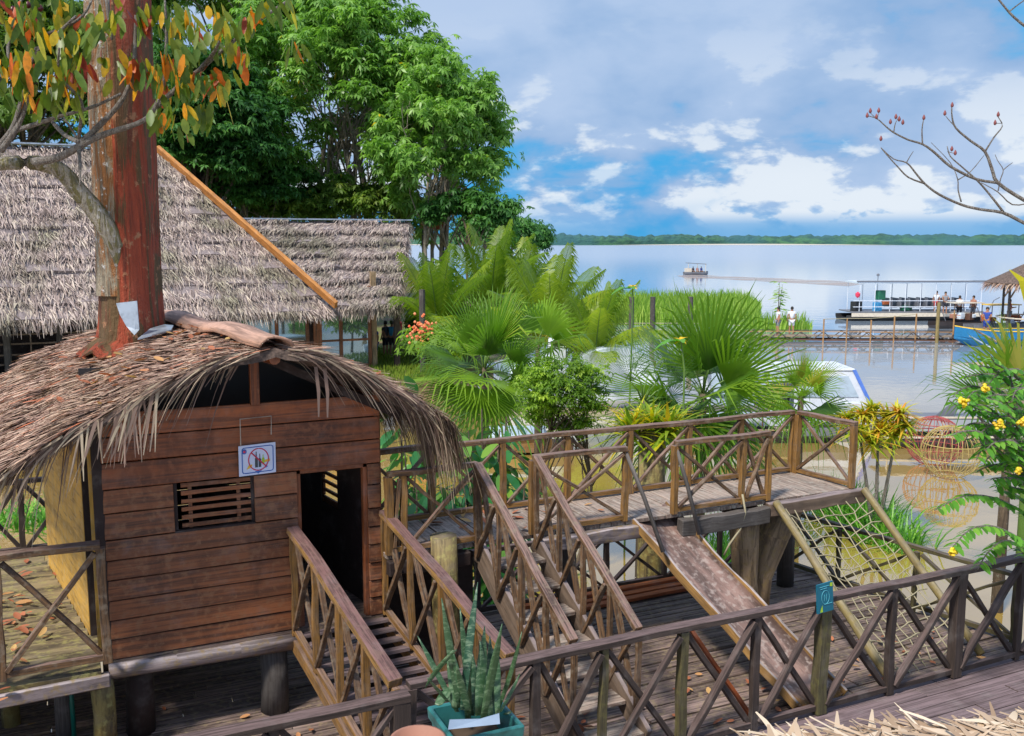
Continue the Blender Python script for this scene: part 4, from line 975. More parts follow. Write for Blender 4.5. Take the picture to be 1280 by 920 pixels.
# lower house body
BYW = LY + 1.6; zt = e1.z + .35; xl, xr_ = -14.0, AY(465, 400, BYW).x
b = MB(); b.box(((xl + xr_) / 2, BYW + 8, LZ + .1), (xr_ - xl, 11.5, .2)); b.build('floor', M['darkwood'], lh)
b = MB(); b.box(((xl + xr_) / 2, BYW + 6, LZ + 1.6), (xr_ - xl - .2, .1, 3.4)); b.build('back_wall', M['darkwood'], lh)
gx0, gx1 = AY(300, 420, BYW).x, AY(465, 420, BYW).x
cols = [AY(x, 420, BYW).x for x in (268, 300, 346, 384, 397, 426, 462)]
for i, x in enumerate(cols):
    b = MB(); b.beam((x, BYW, LZ), (x, BYW, zt + .6), .14 if i != 4 else .34, .14); b.build('window_post', M['hutwall'], lh)
for x in (AY(8, 420, BYW).x, AY(75, 420, BYW).x, AY(-60, 420, BYW).x, AY(200, 420, BYW).x):
    b = MB(); b.tube([(x, BYW, LZ), (x, BYW, zt + .8)], .13, 8); b.build('wall_post', M['greywood'], lh)
for i, (xa, xb) in enumerate(((cols[0], cols[1]), (cols[1], cols[2]), (cols[2], cols[3]), (cols[4], cols[5]), (cols[5], cols[6]))):
    f_ = MB(); zb_ = LZ + .15
    for z in (zb_, LZ + 1.25, zt + .3): f_.beam((xa, BYW, z), (xb, BYW, z), .08, .09)
    fr_ = f_.build('window', M['hutwall'], lh)
    g_ = MB(); g_.beam((xa + .05, BYW, (zb_ + zt + .3) / 2), (xb - .05, BYW, (zb_ + zt + .3) / 2), .02, zt + .3 - zb_ - .1); g_.build('pane', M['glass'], fr_)
b = MB()
for z in (LZ + .9, LZ + 1.25, LZ + 1.65, LZ + 2.0): b.beam((xl, BYW + .02, z), (AY(120, 420, BYW).x, BYW + .02, z), .05, .06)
for x in np.arange(-13.5, 0, 1.25): b.beam((x, BYW + .03, LZ), (x, BYW + .03, LZ + 2.0), .05, .05)
b.build('slatted_screen', M['stair'], lh)
b = MB(); b.beam((xr_ + .1, BYW + .1, LZ), (xr_ + .1, BYW + .1, zt + 1.2), .22, .2); b.build('corner_post', M['log'], lh)
# second, lower roof
l2 = thing('thatched_annex', 'lower grey-thatched roof with layered courses right of the orange board', 'building', (14, LY + 1, LZ))
e2, e3 = AY(205, 392, LY + .6), AY(497, 386, LY + .6); q2, q3 = AY(300, 275, LY + 5.5), AY(511, 280, LY + 5.5)
e2.z = e3.z = (e2.z + e3.z) / 2; q2.z = q3.z = (q2.z + q3.z) / 2
slope_roof(l2, e2, e3, q3, q2, 7, 20000, M['thatch_grey'], base=M['thatch_base_grey'], L=(.3, .6), W_=(.02, .05), bulge=.17)
b = MB(); b.beam(q2 + Vector((0, 0, .12)), q3 + Vector((.1, 0, .12)), .5, .06); b.build('ridge_flashing', M['metal'], l2)
b = MB(); b.poly([q2, q3, q3 + Vector((0, 5, e3.z - q3.z)), q2 + Vector((0, 5, e3.z - q3.z))], .4); b.build('back_slope', M['thatch_base_grey'], l2)
dn2 = (e3 - q3).normalized()
def fe(k):
    v = random.random(); return lerp(e3, q3, v) + Vector((random.uniform(-.25, .05), 0, .1)), (dn2 + Vector((random.uniform(.1, .7), 0, -.2))).normalized(), Vector((.6, -.5, .6)).normalized()
mk('end_fringe', 900, fe, M['thatch_grey'], l2, length=(.3, .7), width=(.03, .08), lift=(0, .08), curl=(0, .4))
for x, y in ((496, LY + 1.2), (528, LY + 2)):
    p = AY(x, 420, y)
    if x < 500: b = MB(); b.beam((p.x, y, LZ), (p.x, y, e3.z + .3), .22, .2); b.build('eave_post', M['rail_dark'], l2)
# ------------------------------------------------------------ vegetation builders
def npmesh(name, V, F, T, mat_, parent=None, origin=None): return mesh_obj(name, V, F, mat_, parent, origin, T)
def rosettes(C_, N_, size, nl, rngl, droop=.35, wid=.42, tint=None, tv=.25):
    """C_ centres (M,3), N_ axis normals (M,3); nl leaflets each -> quads (kite, folded in 2)"""
    M_ = len(C_); up = N_ / np.linalg.norm(N_, axis=1, keepdims=True)
    ref = rngl.normal(size=(M_, 3)); sx = np.cross(up, ref); sx /= np.linalg.norm(sx, axis=1, keepdims=True); sy = np.cross(up, sx)
    V = []; T = []
    tb = rngl.random(M_) if tint is None else tint
    ph = rngl.random(M_) * 2 * PI
    for k in range(nl):
        a = ph + 2 * PI * k / nl + rngl.normal(0, .18, M_); dr = sx * np.cos(a)[:, None] + sy * np.sin(a)[:, None]; sd = -sx * np.sin(a)[:, None] + sy * np.cos(a)[:, None]
        L = size * rngl.uniform(.7, 1.2, M_); dro = droop * rngl.uniform(.4, 1.6, M_)
        def pt(s, w_): return C_ + dr * (L * s)[:, None] + sd * (L * w_)[:, None] - up * (L * s * s * dro)[:, None] * .5 - np.array([0, 0, 1]) * (L * s * s * dro)[:, None] * .6
        V.append(np.stack([pt(.05, 0), pt(.55, wid / 2), pt(1.0, 0), pt(.55, -wid / 2)], 1)); T.append(np.clip(tb + rngl.normal(0, tv * .3, M_), 0, 1))
    V = np.concatenate(V); T = np.concatenate(T); n_ = len(V); F = np.arange(n_ * 4).reshape(n_, 4); return V.reshape(-1, 3), F, T
def limb_path(a, b_, bend, n_=6):
    a = Vector(a); b_ = Vector(b_); o = Vector((random.gauss(0, bend), random.gauss(0, bend), random.uniform(0, bend)))
    return [lerp(a, b_, i / n_) + o * math.sin(PI * i / n_) * (b_ - a).length + Vector((0, 0, 0)) for i in range(n_ + 1)]
def broad_tree(name, label, base, crown_c, rad, nclump, per, size, lf, bark, cat='tree', group=None, trunks=1, trad=.2, nl=6, clump_r=1.0, seed=1, flat=.55, shell=.55, droop=.5, spread=.6, lo_t=0, limbs=18, wid=.42, sub=None, lower=.0):
    r = np.random.default_rng(seed); random.seed(seed); root = thing(name, label, cat, base, group); base = Vector(base); cc = np.array(crown_c); rad = np.array(rad)
    u = r.normal(size=(nclump, 3)); u /= np.linalg.norm(u, axis=1, keepdims=True); k = (shell + (1 - shell) * r.random(nclump) ** .5)
    u[:, 2] = np.where((u[:, 2] < -.35) & (r.random(nclump) > lower), -u[:, 2] * .6, u[:, 2]); CC = cc + u * rad * k[:, None]
    CC += r.normal(0, .06, CC.shape) * rad
    cr = clump_r * r.uniform(.6, 1.3, nclump); C_ = []; N_ = []; TT = []
    ct = r.random(nclump)
    for i in range(nclump):
        m_ = int(per * cr[i] ** 2 / clump_r ** 2); o = r.normal(size=(m_, 3)) * np.array([1, 1, flat]) * cr[i] * .55
        C_.append(CC[i] + o); nn = o * np.array([.35, .35, .2]) / cr[i] + np.array([0, 0, 1]) + r.normal(0, .28 + .25 * (flat > .7), (m_, 3)); N_.append(nn); TT.append(np.clip(ct[i] * .5 + r.random(m_) * .5 + lo_t, 0, 1) * .985 + (r.random(m_) > .994) * .2)
    C_ = np.concatenate(C_); N_ = np.concatenate(N_); TT = np.clip(np.concatenate(TT), 0, 1)
    V, F, T = rosettes(C_, N_, size, nl, r, droop, wid, TT); npmesh('crown', V, F, T, lf, root)
    for tk in range(trunks):
        b = MB(); a = 2 * PI * tk / max(trunks, 1) + r.random(); off = Vector((math.cos(a), math.sin(a), 0)) * (0 if trunks == 1 else trad * 2.2 * random.uniform(.6, 1.5))
        top = Vector(crown_c) + Vector((off.x * spread * 3, off.y * spread * 3, -rad[2] * random.uniform(.15, .45))); P_ = limb_path(base + off, top, .05); n_ = len(P_)
        b.tube(P_, [trad * (1.15 - .65 * i / (n_ - 1)) for i in range(n_)], 8, t=.5, wob=.05)
        idx = list(range(tk, nclump, trunks)); random.shuffle(idx)
        for i in idx[:max(3, limbs // trunks)]:
            s = random.uniform(.45, 1); o_ = P_[int(s * (n_ - 1))]; tgt = Vector(CC[i]); Pl = limb_path(o_, tgt, .08, 5); b.tube(Pl, [trad * .42 * (1.05 - .9 * j / 5) for j in range(6)], 6, t=.5)
            for _ in range(2):
                j = random.randint(2, 4); q = Pl[j] + Vector((random.gauss(0, 1), random.gauss(0, 1), random.gauss(.3, .7))) * clump_r * .9; b.tube([Pl[j], lerp(Pl[j], q, .5) + Vector((0, 0, .1)), q], [trad * .16, trad * .11, trad * .05], 5, t=.5)
        b.build('trunk', bark, root, smooth=True)
    return root
def tri_blades(name, base, n_, L, W_, lf, spread=.5, seed=0, parent=None, curl=.5, area=0.0, t0=0, t1=1):
    """tuft: arching blades from one spot"""
    r = random.Random(seed); V = []; F = []; T = []
    for _ in range(n_):
        a = r.random() * 2 * PI; e = abs(r.gauss(0, spread)); dr = Vector((math.cos(a) * math.sin(e), math.sin(a) * math.sin(e), math.cos(e))); sd = Vector((-math.sin(a), math.cos(a), 0))
        l = L * r.uniform(.55, 1.1); w_ = W_ * r.uniform(.7, 1.2); p = Vector(base) + Vector((r.uniform(-area, area), r.uniform(-area, area), 0)); b0 = len(V); c = curl * r.uniform(.3, 1.4); t = r.uniform(t0, t1)
        for i in range(5):
            s = i / 4; q = p + dr * l * s + Vector((math.cos(a), math.sin(a), -.9)) * (c * l * s * s * .5); ww = w_ * (math.sin(PI * (.25 + .74 * s))) / 2; V += [q - sd * ww, q + sd * ww]
        for i in range(4): k = b0 + 2 * i; F.append((k, k + 1, k + 3, k + 2)); T.append(t)
    return mesh_obj(name, [tuple(v) for v in V], np.array(F), lf, parent, None, T)

def frond(V, F, T, base, az, el, L, droop, leaflet, t, r, npair=34, twist=0):
    """pinnate frond: returns rachis points"""
    pts = []; hor = Vector((math.cos(az), math.sin(az), 0)); p = Vector(base); ang = el; n_ = 14; st = L / n_
    for i in range(n_ + 1):
        pts.append(p.copy()); p = p + (hor * math.cos(ang) + Zv * math.sin(ang)) * st; ang -= droop / n_ * (0.4 + 1.2 * i / n_)
    side = hor.cross(Zv)
    for k in range(npair):
        s = .12 + .88 * k / npair; i = min(int(s * n_), n_ - 1); q = lerp(pts[i], pts[i + 1], s * n_ - i); ax = (pts[i + 1] - pts[i]).normalized()
        ll = leaflet * (math.sin(PI * min(1, (.12 + s * .86))) ** .6) * r.uniform(.85, 1.1)
        upn = side.cross(ax).normalized(); upn = upn if upn.z > 0 else -upn
        for sg in (-1, 1):
            dr = (side * sg + ax * .75 + upn * .12).normalized(); e1 = q + dr * ll * .5; e2 = q + dr * ll + Vector((0, 0, -ll * r.uniform(.3, 1.0))); w_ = ax * .015 * leaflet / .5
            b0 = len(V); V += [q - w_ * .5, q + w_ * .7, e1 - w_ * .9, e1 + w_ * .9, e2 - w_ * .1, e2 + w_ * .1]; F += [(b0, b0 + 1, b0 + 3, b0 + 2), (b0 + 2, b0 + 3, b0 + 5, b0 + 4)]; tt = min(1, max(0, t + r.uniform(-.12, .12))); T += [tt, tt]
    return pts
def coconut(label, foot, h, L, nf, seed, group=None, tb=.45, lean=(0, 0), up=1.45):
    r = random.Random(seed); root = thing('coconut_palm', label, 'palm', foot, group); foot = Vector(foot); top = foot + Vector((lean[0], lean[1], h)); V, F, T = [], [], []; rc = MB()
    for k in range(nf):
        az = k * 2.399 + r.uniform(-.2, .2); q = k / nf; el = up - .95 * q + r.uniform(-.07, .07); dp = .30 + 1.15 * q * q + r.uniform(-.1, .15)
        P_ = frond(V, F, T, top + Vector((0, 0, .1 * (1 - q))), az, el, L * r.uniform(.8, 1.1), dp, L * .27, min(1, tb + r.uniform(-.3, .3) + (.35 if q > .85 else 0)), r, 54)
        rc.tube(P_, [.028 * L / 2.5 * (1 - .85 * i / (len(P_) - 1)) for i in range(len(P_))], 5, t=.5)
    mesh_obj('fronds', [tuple(v) for v in V], np.array(F), M['lf_palm'], root, None, T); rc.build('frond_stems', M['petiole'], root, smooth=True)
    b = MB(); b.tube([foot, lerp(foot, top, .4) + Vector((.03, 0, 0)), lerp(foot, top, .8), top + Vector((0, 0, .15))], [.17, .12, .12, .08], 10, t=.5, wob=.04); b.build('trunk', M['bark_dark'], root, smooth=True); return root
def fan_palm(label, foot, h, pet, fan, nl, seed, nseg=22, lf='lf_fan', group=None, up0=1.45, up1=-.2, tb=.5, stems=True, split=.35, segw=1.0, name='fan_palm'):
    r = random.Random(seed); root = thing(name, label, 'palm', foot, group); foot = Vector(foot); top = foot + Vector((0, 0, h)); V, F, T = [], [], []; pm = MB()
    for k in range(nl):
        q = k / max(1, nl - 1); az = k * 2.399 + r.uniform(-.3, .3); el = up0 + (up1 - up0) * q + r.uniform(-.28, .28); hor = Vector((math.cos(az), math.sin(az), 0)); L = pet * r.uniform(.75, 1.15)
        d0 = hor * math.cos(el) + Zv * math.sin(el); mid = top + d0 * L * .55; el2 = el - .30; hub = mid + (hor * math.cos(el2) + Zv * math.sin(el2)) * L * .45
        pm.tube([top, mid, hub], [.022, .014, .009], 5, t=.5)
        ax = (hub - mid).normalized(); sd = ax.cross(Zv); sd = sd.normalized() if sd.length > .05 else Vector((1, 0, 0)); nn = sd.cross(ax).normalized(); t = min(1, max(0, tb + r.uniform(-.35, .35) - .25 * q)); fl = fan * r.uniform(.65, 1.15); spr = r.uniform(1.05, 1.35) if q < .45 else r.uniform(1.4, 1.95); roll = r.gauss(0, .5); sd, nn = (sd * math.cos(roll) + nn * math.sin(roll)), (nn * math.cos(roll) - sd * math.sin(roll))
        for j in range(nseg):
            a = (j / (nseg - 1) - .5) * 2 * spr; ca, sa = math.cos(a), math.sin(a); dr = (ax * ca + sd * sa + nn * (.18 + .12 * math.cos(a * 2))).normalized(); sl__ = fl * (.72 + .28 * math.cos(a * .8)) * r.uniform(.92, 1.05)
            e1 = hub + dr * sl__ * split; e2 = hub + dr * sl__ * .75 + Vector((0, 0, -sl__ * .04)); e3 = hub + dr * sl__ + Vector((0, 0, -sl__ * (r.uniform(.02, .30) + .6 * max(0, q - .2) * r.random()))); w_ = (sd * ca - ax * sa).normalized() * (fl * split * 3.9 / nseg * .5) * segw; b0 = len(V)
            V += [hub, hub, e1 - w_, e1 + w_, e2 - w_ * .62, e2 + w_ * .62, e3 - w_ * .06, e3 + w_ * .06]
            F += [(b0, b0 + 1, b0 + 3, b0 + 2), (b0 + 2, b0 + 3, b0 + 5, b0 + 4), (b0 + 4, b0 + 5, b0 + 7, b0 + 6)]; tt = min(1, max(0, t + r.uniform(-.06, .06))); T += [tt] * 3
    mesh_obj('fronds', [tuple(v) for v in V], np.array(F), M[lf], root, None, T); pm.build('leaf_stalks', M['petiole'], root, smooth=True)
    if stems: b = MB(); b.tube([foot, lerp(foot, top, .5), top + Vector((0, 0, .08))], [.10, .085, .06], 9, t=.5, wob=.08); b.build('trunk', M['bark_dark'], root, smooth=True)
    return root
def big_leaf_plant(name, label, foot, h, rad, n_, lsize, lf, seed, cat='plant', nstem=5, group=None, hang_=.7, wid=.42):
    r = random.Random(seed); random.seed(seed); root = thing(name, label, cat, foot, group); foot = Vector(foot); V, F, T = [], [], []; b = MB(); tips = []
    for s in range(nstem):
        a = r.random() * 2 * PI; tip = foot + Vector((math.cos(a) * rad * r.uniform(.2, .8), math.sin(a) * rad * r.uniform(.2, .8), h * r.uniform(.7, 1))); P_ = [foot + Vector((r.uniform(-.05, .05), r.uniform(-.05, .05), 0)), lerp(foot, tip, .5) + Vector((0, 0, h * .08)), tip]; b.tube(P_, [.03, .02, .008], 6, t=.5)
        for k in range(n_ // nstem):
            u = r.uniform(.35, 1.0); p = lerp(P_[0], P_[1], u * 2) if u < .5 else lerp(P_[1], P_[2], u * 2 - 1); az = r.random() * 2 * PI; o = Vector((math.cos(az), math.sin(az), 0)); q = p + o * r.uniform(.05, rad * .45) + Vector((0, 0, r.uniform(-.05, .1)))
            dr = (o * (1 - hang_) + Vector((0, 0, -hang_)) * r.uniform(.2, 1.1) + o * .3).normalized(); nn = (o * .8 + Vector((0, 0, .7)) + Vector((r.gauss(0, .3), r.gauss(0, .3), 0))); nn = (nn - dr * nn.dot(dr)).normalized(); L = lsize * r.uniform(.6, 1.15)
            leaf_blade(V, F, T, q, dr, L, L * wid, nn, r.random(), .2, .15, 4); 
            if r.random() < .35: b.tube([p, q], [.006, .004], 4, t=.5)
    mesh_obj('leaves', [tuple(v) for v in V], np.array(F), lf, root, None, T); b.build('stems', M['bark_dark'], root, smooth=True); return root

# ------------------------------------------------------------ trees beyond the long house
gt = 'trees beyond the long house'
def tbase(x, D): p = AD(x, 300, D); return Vector((p.x, p.y, LZ))
def tc_(x, y, D): return tuple(AD(x, y, D))
px = lambda D: D / 1210.0
broad_tree('broadleaf_tree', 'big pale-green open tree with many thin pale trunks, tallest against the sky', tbase(450, 66), tc_(430, 118, 66), (160 * px(66), 6.5, 128 * px(66)), 250, 44, .44, M['lf_broad'], M['bark_pale'], group=gt, trunks=8, trad=.17, seed=11, clump_r=.9, limbs=70, nl=7, shell=.4, droop=.5, flat=.65, wid=.36, lower=.45)
broad_tree('broadleaf_tree', 'lower pale-green tree at the right edge of the wood, its branches reaching over the river', tbase(545, 60), tc_(548, 180, 60), (86 * px(60), 4.4, 106 * px(60)), 112, 46, .40, M['lf_broad'], M['bark_pale'], group=gt, trunks=4, trad=.15, seed=12, clump_r=.8, limbs=44, droop=.5, nl=7, flat=.8, wid=.36, shell=.45, lower=.5)
broad_tree('dark_tree', 'dense dark-green tree behind the red trunk and the thatched ridge', tbase(250, 58), tc_(255, 175, 58), (92 * px(58), 4.0, 105 * px(58)), 130, 150, .34, M['lf_dark'], M['bark_dark'], group=gt, trunks=2, trad=.3, seed=13, clump_r=1.2, limbs=30, nl=6, flat=.3, shell=.5)
broad_tree('dark_tree', 'lower dark-green tree filling the gap above the orange barge board', tbase(320, 61), tc_(315, 235, 61), (75 * px(61), 3.0, 52 * px(61)), 46, 120, .34, M['lf_dark'], M['bark_pale'], group=gt, trunks=4, trad=.14, seed=18, clump_r=.95, limbs=30, nl=6, flat=.35, shell=.4)
broad_tree('dark_tree', 'dark-green tree behind the colourful leaves at the left edge', tbase(20, 62), tc_(30, 110, 62), (120 * px(62), 4.0, 125 * px(62)), 90, 110, .42, M['lf_olive'], M['bark_dark'], group=gt, trunks=2, trad=.3, seed=14, clump_r=1.4, limbs=24, flat=.35)
broad_tree('olive_tree', 'yellow-green tree rising behind the dark one at the top of the picture', tbase(290, 80), tc_(290, 25, 80), (125 * px(80), 4.5, 95 * px(80)), 90, 100, .5, M['lf_broad'], M['bark_pale'], group=gt, trunks=2, trad=.3, seed=15, clump_r=1.5, limbs=24, flat=.35)
broad_tree('understorey_tree', 'small dark tree just above the annex roof, under the tall pale one', tbase(590, 57), tc_(585, 265, 57), (48 * px(57), 2.2, 26 * px(57)), 24, 110, .32, M['lf_dark'], M['bark_dark'], group=gt, trunks=2, trad=.10, seed=16, clump_r=.8, limbs=12)
broad_tree('understorey_tree', 'thin leafy understorey tree above the middle of the annex roof ridge', tbase(430, 64), tc_(430, 262, 64), (120 * px(64), 2.4, 30 * px(64)), 80, 50, .34, M['lf_olive'], M['bark_pale'], group=gt, trunks=8, trad=.09, seed=17, clump_r=.8, limbs=30)
for i, (x, y, D, rx, rz, lb) in enumerate(((640, 296, 190, 27, 24, 'rounded dark tree on the river bend, left of the far pair'), (668, 300, 230, 16, 20, 'small dark tree at the tip of the river bend'), (605, 292, 170, 32, 30, 'dark tree half hidden behind the coconut fronds on the bend'))):
    broad_tree('river_bend_tree', lb, tbase(x, D), tc_(x, y, D), (rx * px(D), 4, rz * px(D)), 60, 50, .9, M['lf_dark'], M['bark_dark'], group='trees on the river bend', trunks=1, trad=.3, seed=30 + i, clump_r=1.9, limbs=8, nl=5)

# palms on the bank
gp = 'coconut palms on the bank'
for i, (x, yb, D, h_, L, lb) in enumerate(((548, 415, 42, 1.5, 4.0, 'coconut palm with stiff upright fronds beside the annex roof'), (613, 400, 48, 2.0, 4.4, 'coconut palm behind, between the two large clumps'), (688, 415, 38, 1.5, 4.0, 'tall bright coconut palm in the middle of the clump'), (744, 425, 35, 1.1, 3.2, 'coconut palm with brownish arching fronds at the right of the clump'), (652, 430, 52, 1.8, 4.0, 'dull green coconut palm low at the back of the clump'))):
    p = AD(x, 420, D); coconut(lb, (p.x, p.y, LZ - .2), h_, L, 17, 40 + i, gp, tb=.5 if i != 3 else .6)
# more bushes/grass on the bank
gb = 'leafy bushes on the bank'
for i, (x, y, D, rx, rz, lf_, lb) in enumerate(((560, 405, 44, 45, 22, 'lf_dark', 'dark low bush at the foot of the upright coconut palm'), (640, 400, 43, 48, 26, 'lf_bush', 'bright bushy mass between the coconut palms'), (705, 405, 41, 42, 22, 'lf_palm', 'yellow-green bush under the brightest coconut palm'), (546, 428, 36, 20, 12, 'lf_bush', 'low bush with coral flowers beside the lawn'))):
    q = AD(x, y, D); broad_tree('bank_bush', lb, (q.x, q.y, LZ), tuple(q), (rx * px(D), 1.2, rz * px(D)), 16, 60, .28, M[lf_], M['bark_dark'], cat='bush', group=gb, trunks=1, trad=.06, seed=50 + i, clump_r=.55, limbs=8)
fl = MB()
for _ in range(90):
    q = AD(527 + random.gauss(0, 8), 418 + random.gauss(0, 10), 35.2 + random.uniform(-.3, .3)); fl.lathe(q, [(.001, -.05), (.06, 0), (.03, .05), (.001, .07)], 6, t=random.random())
tag(fl.build('coral_flowers', M['flower_o']), 'spray of coral-red flowers on the bush beside the lawn', 'flowers', kind='stuff')

# reeds along the river edge
def reeds(name, label, outline_pts, n_, h_, seed, lf='lf_reed', w_=.10):
    r = random.Random(seed); V, F, T = [], [], []
    for _ in range(n_):
        a, b_ = r.random(), r.random(); x = outline_pts[0] + (outline_pts[1] - outline_pts[0]) * a; D = outline_pts[2] + (outline_pts[3] - outline_pts[2]) * b_
        e = min(a, 1 - a) * 6; hh = h_ * min(1, .45 + e) * r.uniform(.6, 1.1); p = AD(x, 400, D); p.z = WZ - .1; aa = r.random() * PI; sd = Vector((math.cos(aa), math.sin(aa), 0)) * w_ / 2; ln = Vector((r.gauss(0, .18), r.gauss(0, .18), 0)) * hh
        q = p + Vector((0, 0, hh * .55)) + ln * .3; tp = p + Vector((0, 0, hh)) + ln; b0 = len(V); V += [p - sd, p + sd, q + sd * .9, q - sd * .9, tp + sd * .1, tp - sd * .1]; F += [(b0, b0 + 1, b0 + 2, b0 + 3), (b0 + 3, b0 + 2, b0 + 4, b0 + 5)]; t = r.random(); T += [t, t]
    o = mesh_obj(name, [tuple(v) for v in V], np.array(F), M[lf], None, None, T); o['kind'] = 'stuff'; return tag(o, label, 'reeds')
reeds('reeds', 'broad bed of bright green reeds along the river edge behind the palms', (722, 950, 68, 88), 8000, 1.7, 1)
reeds('river_grass', 'low sparse grass in the water right of the reed bed, before the pier', (920, 1015, 63, 67), 420, 1.2, 2)
sp = AD(973, 400, 64); sp.z = WZ
big_leaf_plant('river_sapling', 'thin upright sapling standing in the water beside the pier', sp, 3.3, .45, 90, .55, M['lf_reed'], 5, 'sapling', 3, hang_=.1, wid=.2)

# near palms standing in the water
def wfoot(x, D): p = AD(x, 450, D); return Vector((p.x, p.y, WZ - .2))
fan_palm('fan palm with a tall sheaf of bright green leaves, centre of the picture', wfoot(880, 17), 3.4, .6, 1.65, 27, 61, 26, up0=1.5, up1=-1.0, tb=.62, split=.2, segw=1.05)
fan_palm('fan palm with wide drooping leaves right behind the hut roof', wfoot(605, 19), 3.6, .6, 1.45, 26, 62, 26, up0=1.5, up1=-1.0, tb=.72, split=.22, segw=1.05)
fan_palm('small bright fan palm in front of the white boat windscreen', wfoot(1003, 20), 2.85, .42, 1.1, 14, 63, 22, up0=1.5, up1=-.7, tb=.8, split=.22, segw=1.0)
fan_palm('thin dark spiky palm between the light bush and the tall fan palm', wfoot(805, 16), 3.45, .55, 1.05, 13, 64, 18, up0=1.45, up1=-.6, tb=.3, segw=.45, split=.12)
fan_palm('low bright fan palm behind the pale bush, left of the white pillar', wfoot(672, 26), 3.3, .5, 1.3, 10, 65, 20, up0=1.5, up1=-.2, tb=.8)
fan_palm('spiky palm behind the yellow-flowered shrub at the right edge', wfoot(1268, 15), 3.6, .5, 1.2, 12, 66, 18, up0=1.5, up1=-.1, tb=.7, segw=.6)
# light bush
p = wfoot(712, 16.5)
broad_tree('small_leaved_bush', 'airy light-green small-leaved bush on a thin trunk behind the platform', p, tc_(708, 492, 16.5), (52 * px(16.5), .65, 52 * px(16.5)), 80, 34, .08, M['lf_bush'], M['bark_dark'], cat='bush', trunks=2, trad=.035, seed=71, clump_r=.19, lower=.8, limbs=40, nl=5, droop=.4)
# glossy plants behind hut
big_leaf_plant('glossy_shrub', 'shrub with large glossy hanging leaves behind the platform railing beside the hut', wfoot(606, 12.0), 4.1, .62, 230, .32, M['lf_shiny'], 72, 'shrub', 9, wid=.44)
big_leaf_plant('glossy_shrub', 'second glossy-leaved shrub directly behind the right corner of the hut', wfoot(520, 11.4), 3.75, .75, 230, .30, M['lf_shiny'], 73, 'shrub', 9, wid=.42)
big_leaf_plant('glossy_shrub', 'low glossy leaves in front of the platform railing gap, right of the others', wfoot(640, 11.8), 3.5, .40, 90, .24, M['lf_shiny'], 78, 'shrub', 6, wid=.42)
big_leaf_plant('broad_leaved_sapling', 'broad round-leaved sapling poking above the hut roof beside the lawn', wfoot(500, 13.5), 4.5, .62, 70, .36, M['lf_shiny'], 74, 'sapling', 3, wid=.5)
# bromeliads on stump
sp = AD(815, 560, 12.0); stp = thing('bromeliad_stump', 'yellow and green bromeliads growing on a thick stump behind the platform', 'plant', (sp.x, sp.y, WZ))
b = MB(); b.tube([(sp.x, sp.y, WZ - .3), (sp.x, sp.y, 0), (sp.x, sp.y, 1.62)], [.19, .17, .17], 14, wob=.05); b.build('stump', M['mosspost'], stp, smooth=True)
for q, (dx, dy) in enumerate(((0, 0), (-.28, .05), (.28, 0), (.1, -.2), (-.12, .25))):
    tri_blades('bromeliad', (sp.x + dx, sp.y + dy, 1.60 - .1 * abs(dx) * 3), 70, .55, .055, M['lf_brom'], .75, 80 + q, stp, .9)
# crotons by the canoes
cp = AD(1085, 540, 19); cr_ = thing('croton_bush', 'yellow-orange croton bush with hanging leaves beside the canoes', 'bush', (cp.x, cp.y, WZ)); 
for q, (x, y) in enumerate(((1058, 525), (1078, 520), (1090, 515), (1108, 522), (1125, 518), (1132, 535), (1070, 540), (1100, 540), (1118, 545), (1090, 555))):
    c = AD(x, y, 19 + random.uniform(-.3, .3)); tri_blades('leaf_tuft', c, 90, .42, .055, M['lf_croton'], 1.1, 90 + q, cr_, 1.3, .06, t0=.1 + .5 * (q % 3 == 1))
b = MB(); ft = Vector((AD(1098, 600, 19).x, AD(1098, 600, 19).y, WZ - .2))
for x, y in ((1075, 545), (1098, 540), (1120, 545)): b.tube([ft, lerp(ft, AD(x, y, 19), .6), AD(x, y, 19)], [.05, .035, .02], 7, t=.5)
b.build('stems', M['twig'], cr_, smooth=True)
# grass clumps at the deck edge
for i, (x, D, n_, L, lb) in enumerate(((1078, 19.5, 420, 1.30, 'clump of bright grass growing in the water behind the net'), (1120, 18.5, 260, 1.1, 'smaller clump of grass at the right of the first, nearer the open water'), (1045, 20.5, 260, 1.25, 'grass clump half hidden behind the trunk post'), (905, 17, 240, 1.3, 'grass growing in the water seen under the platform edge'))):
    p = AD(x, 640, D); p.z = WZ - .1; r0__ = thing('water_grass', lb, 'grass', p, 'grass clumps in the water'); 
    tri_blades('blades', p, n_, L, .035, M['lf_senna'], .55, 120 + i, r0__, .7, .55)
    g_ = r0__
p = AD(25, 700, 12.0); p.z = WZ; r0__ = thing('water_grass', 'low grass by the water left of the hut, behind the back porch railing', 'grass', p, 'grass clumps in the water'); tri_blades('blades', (p.x, p.y, .35), 200, .5, .03, M['lf_senna'], .8, 131, r0__, .7, .4)

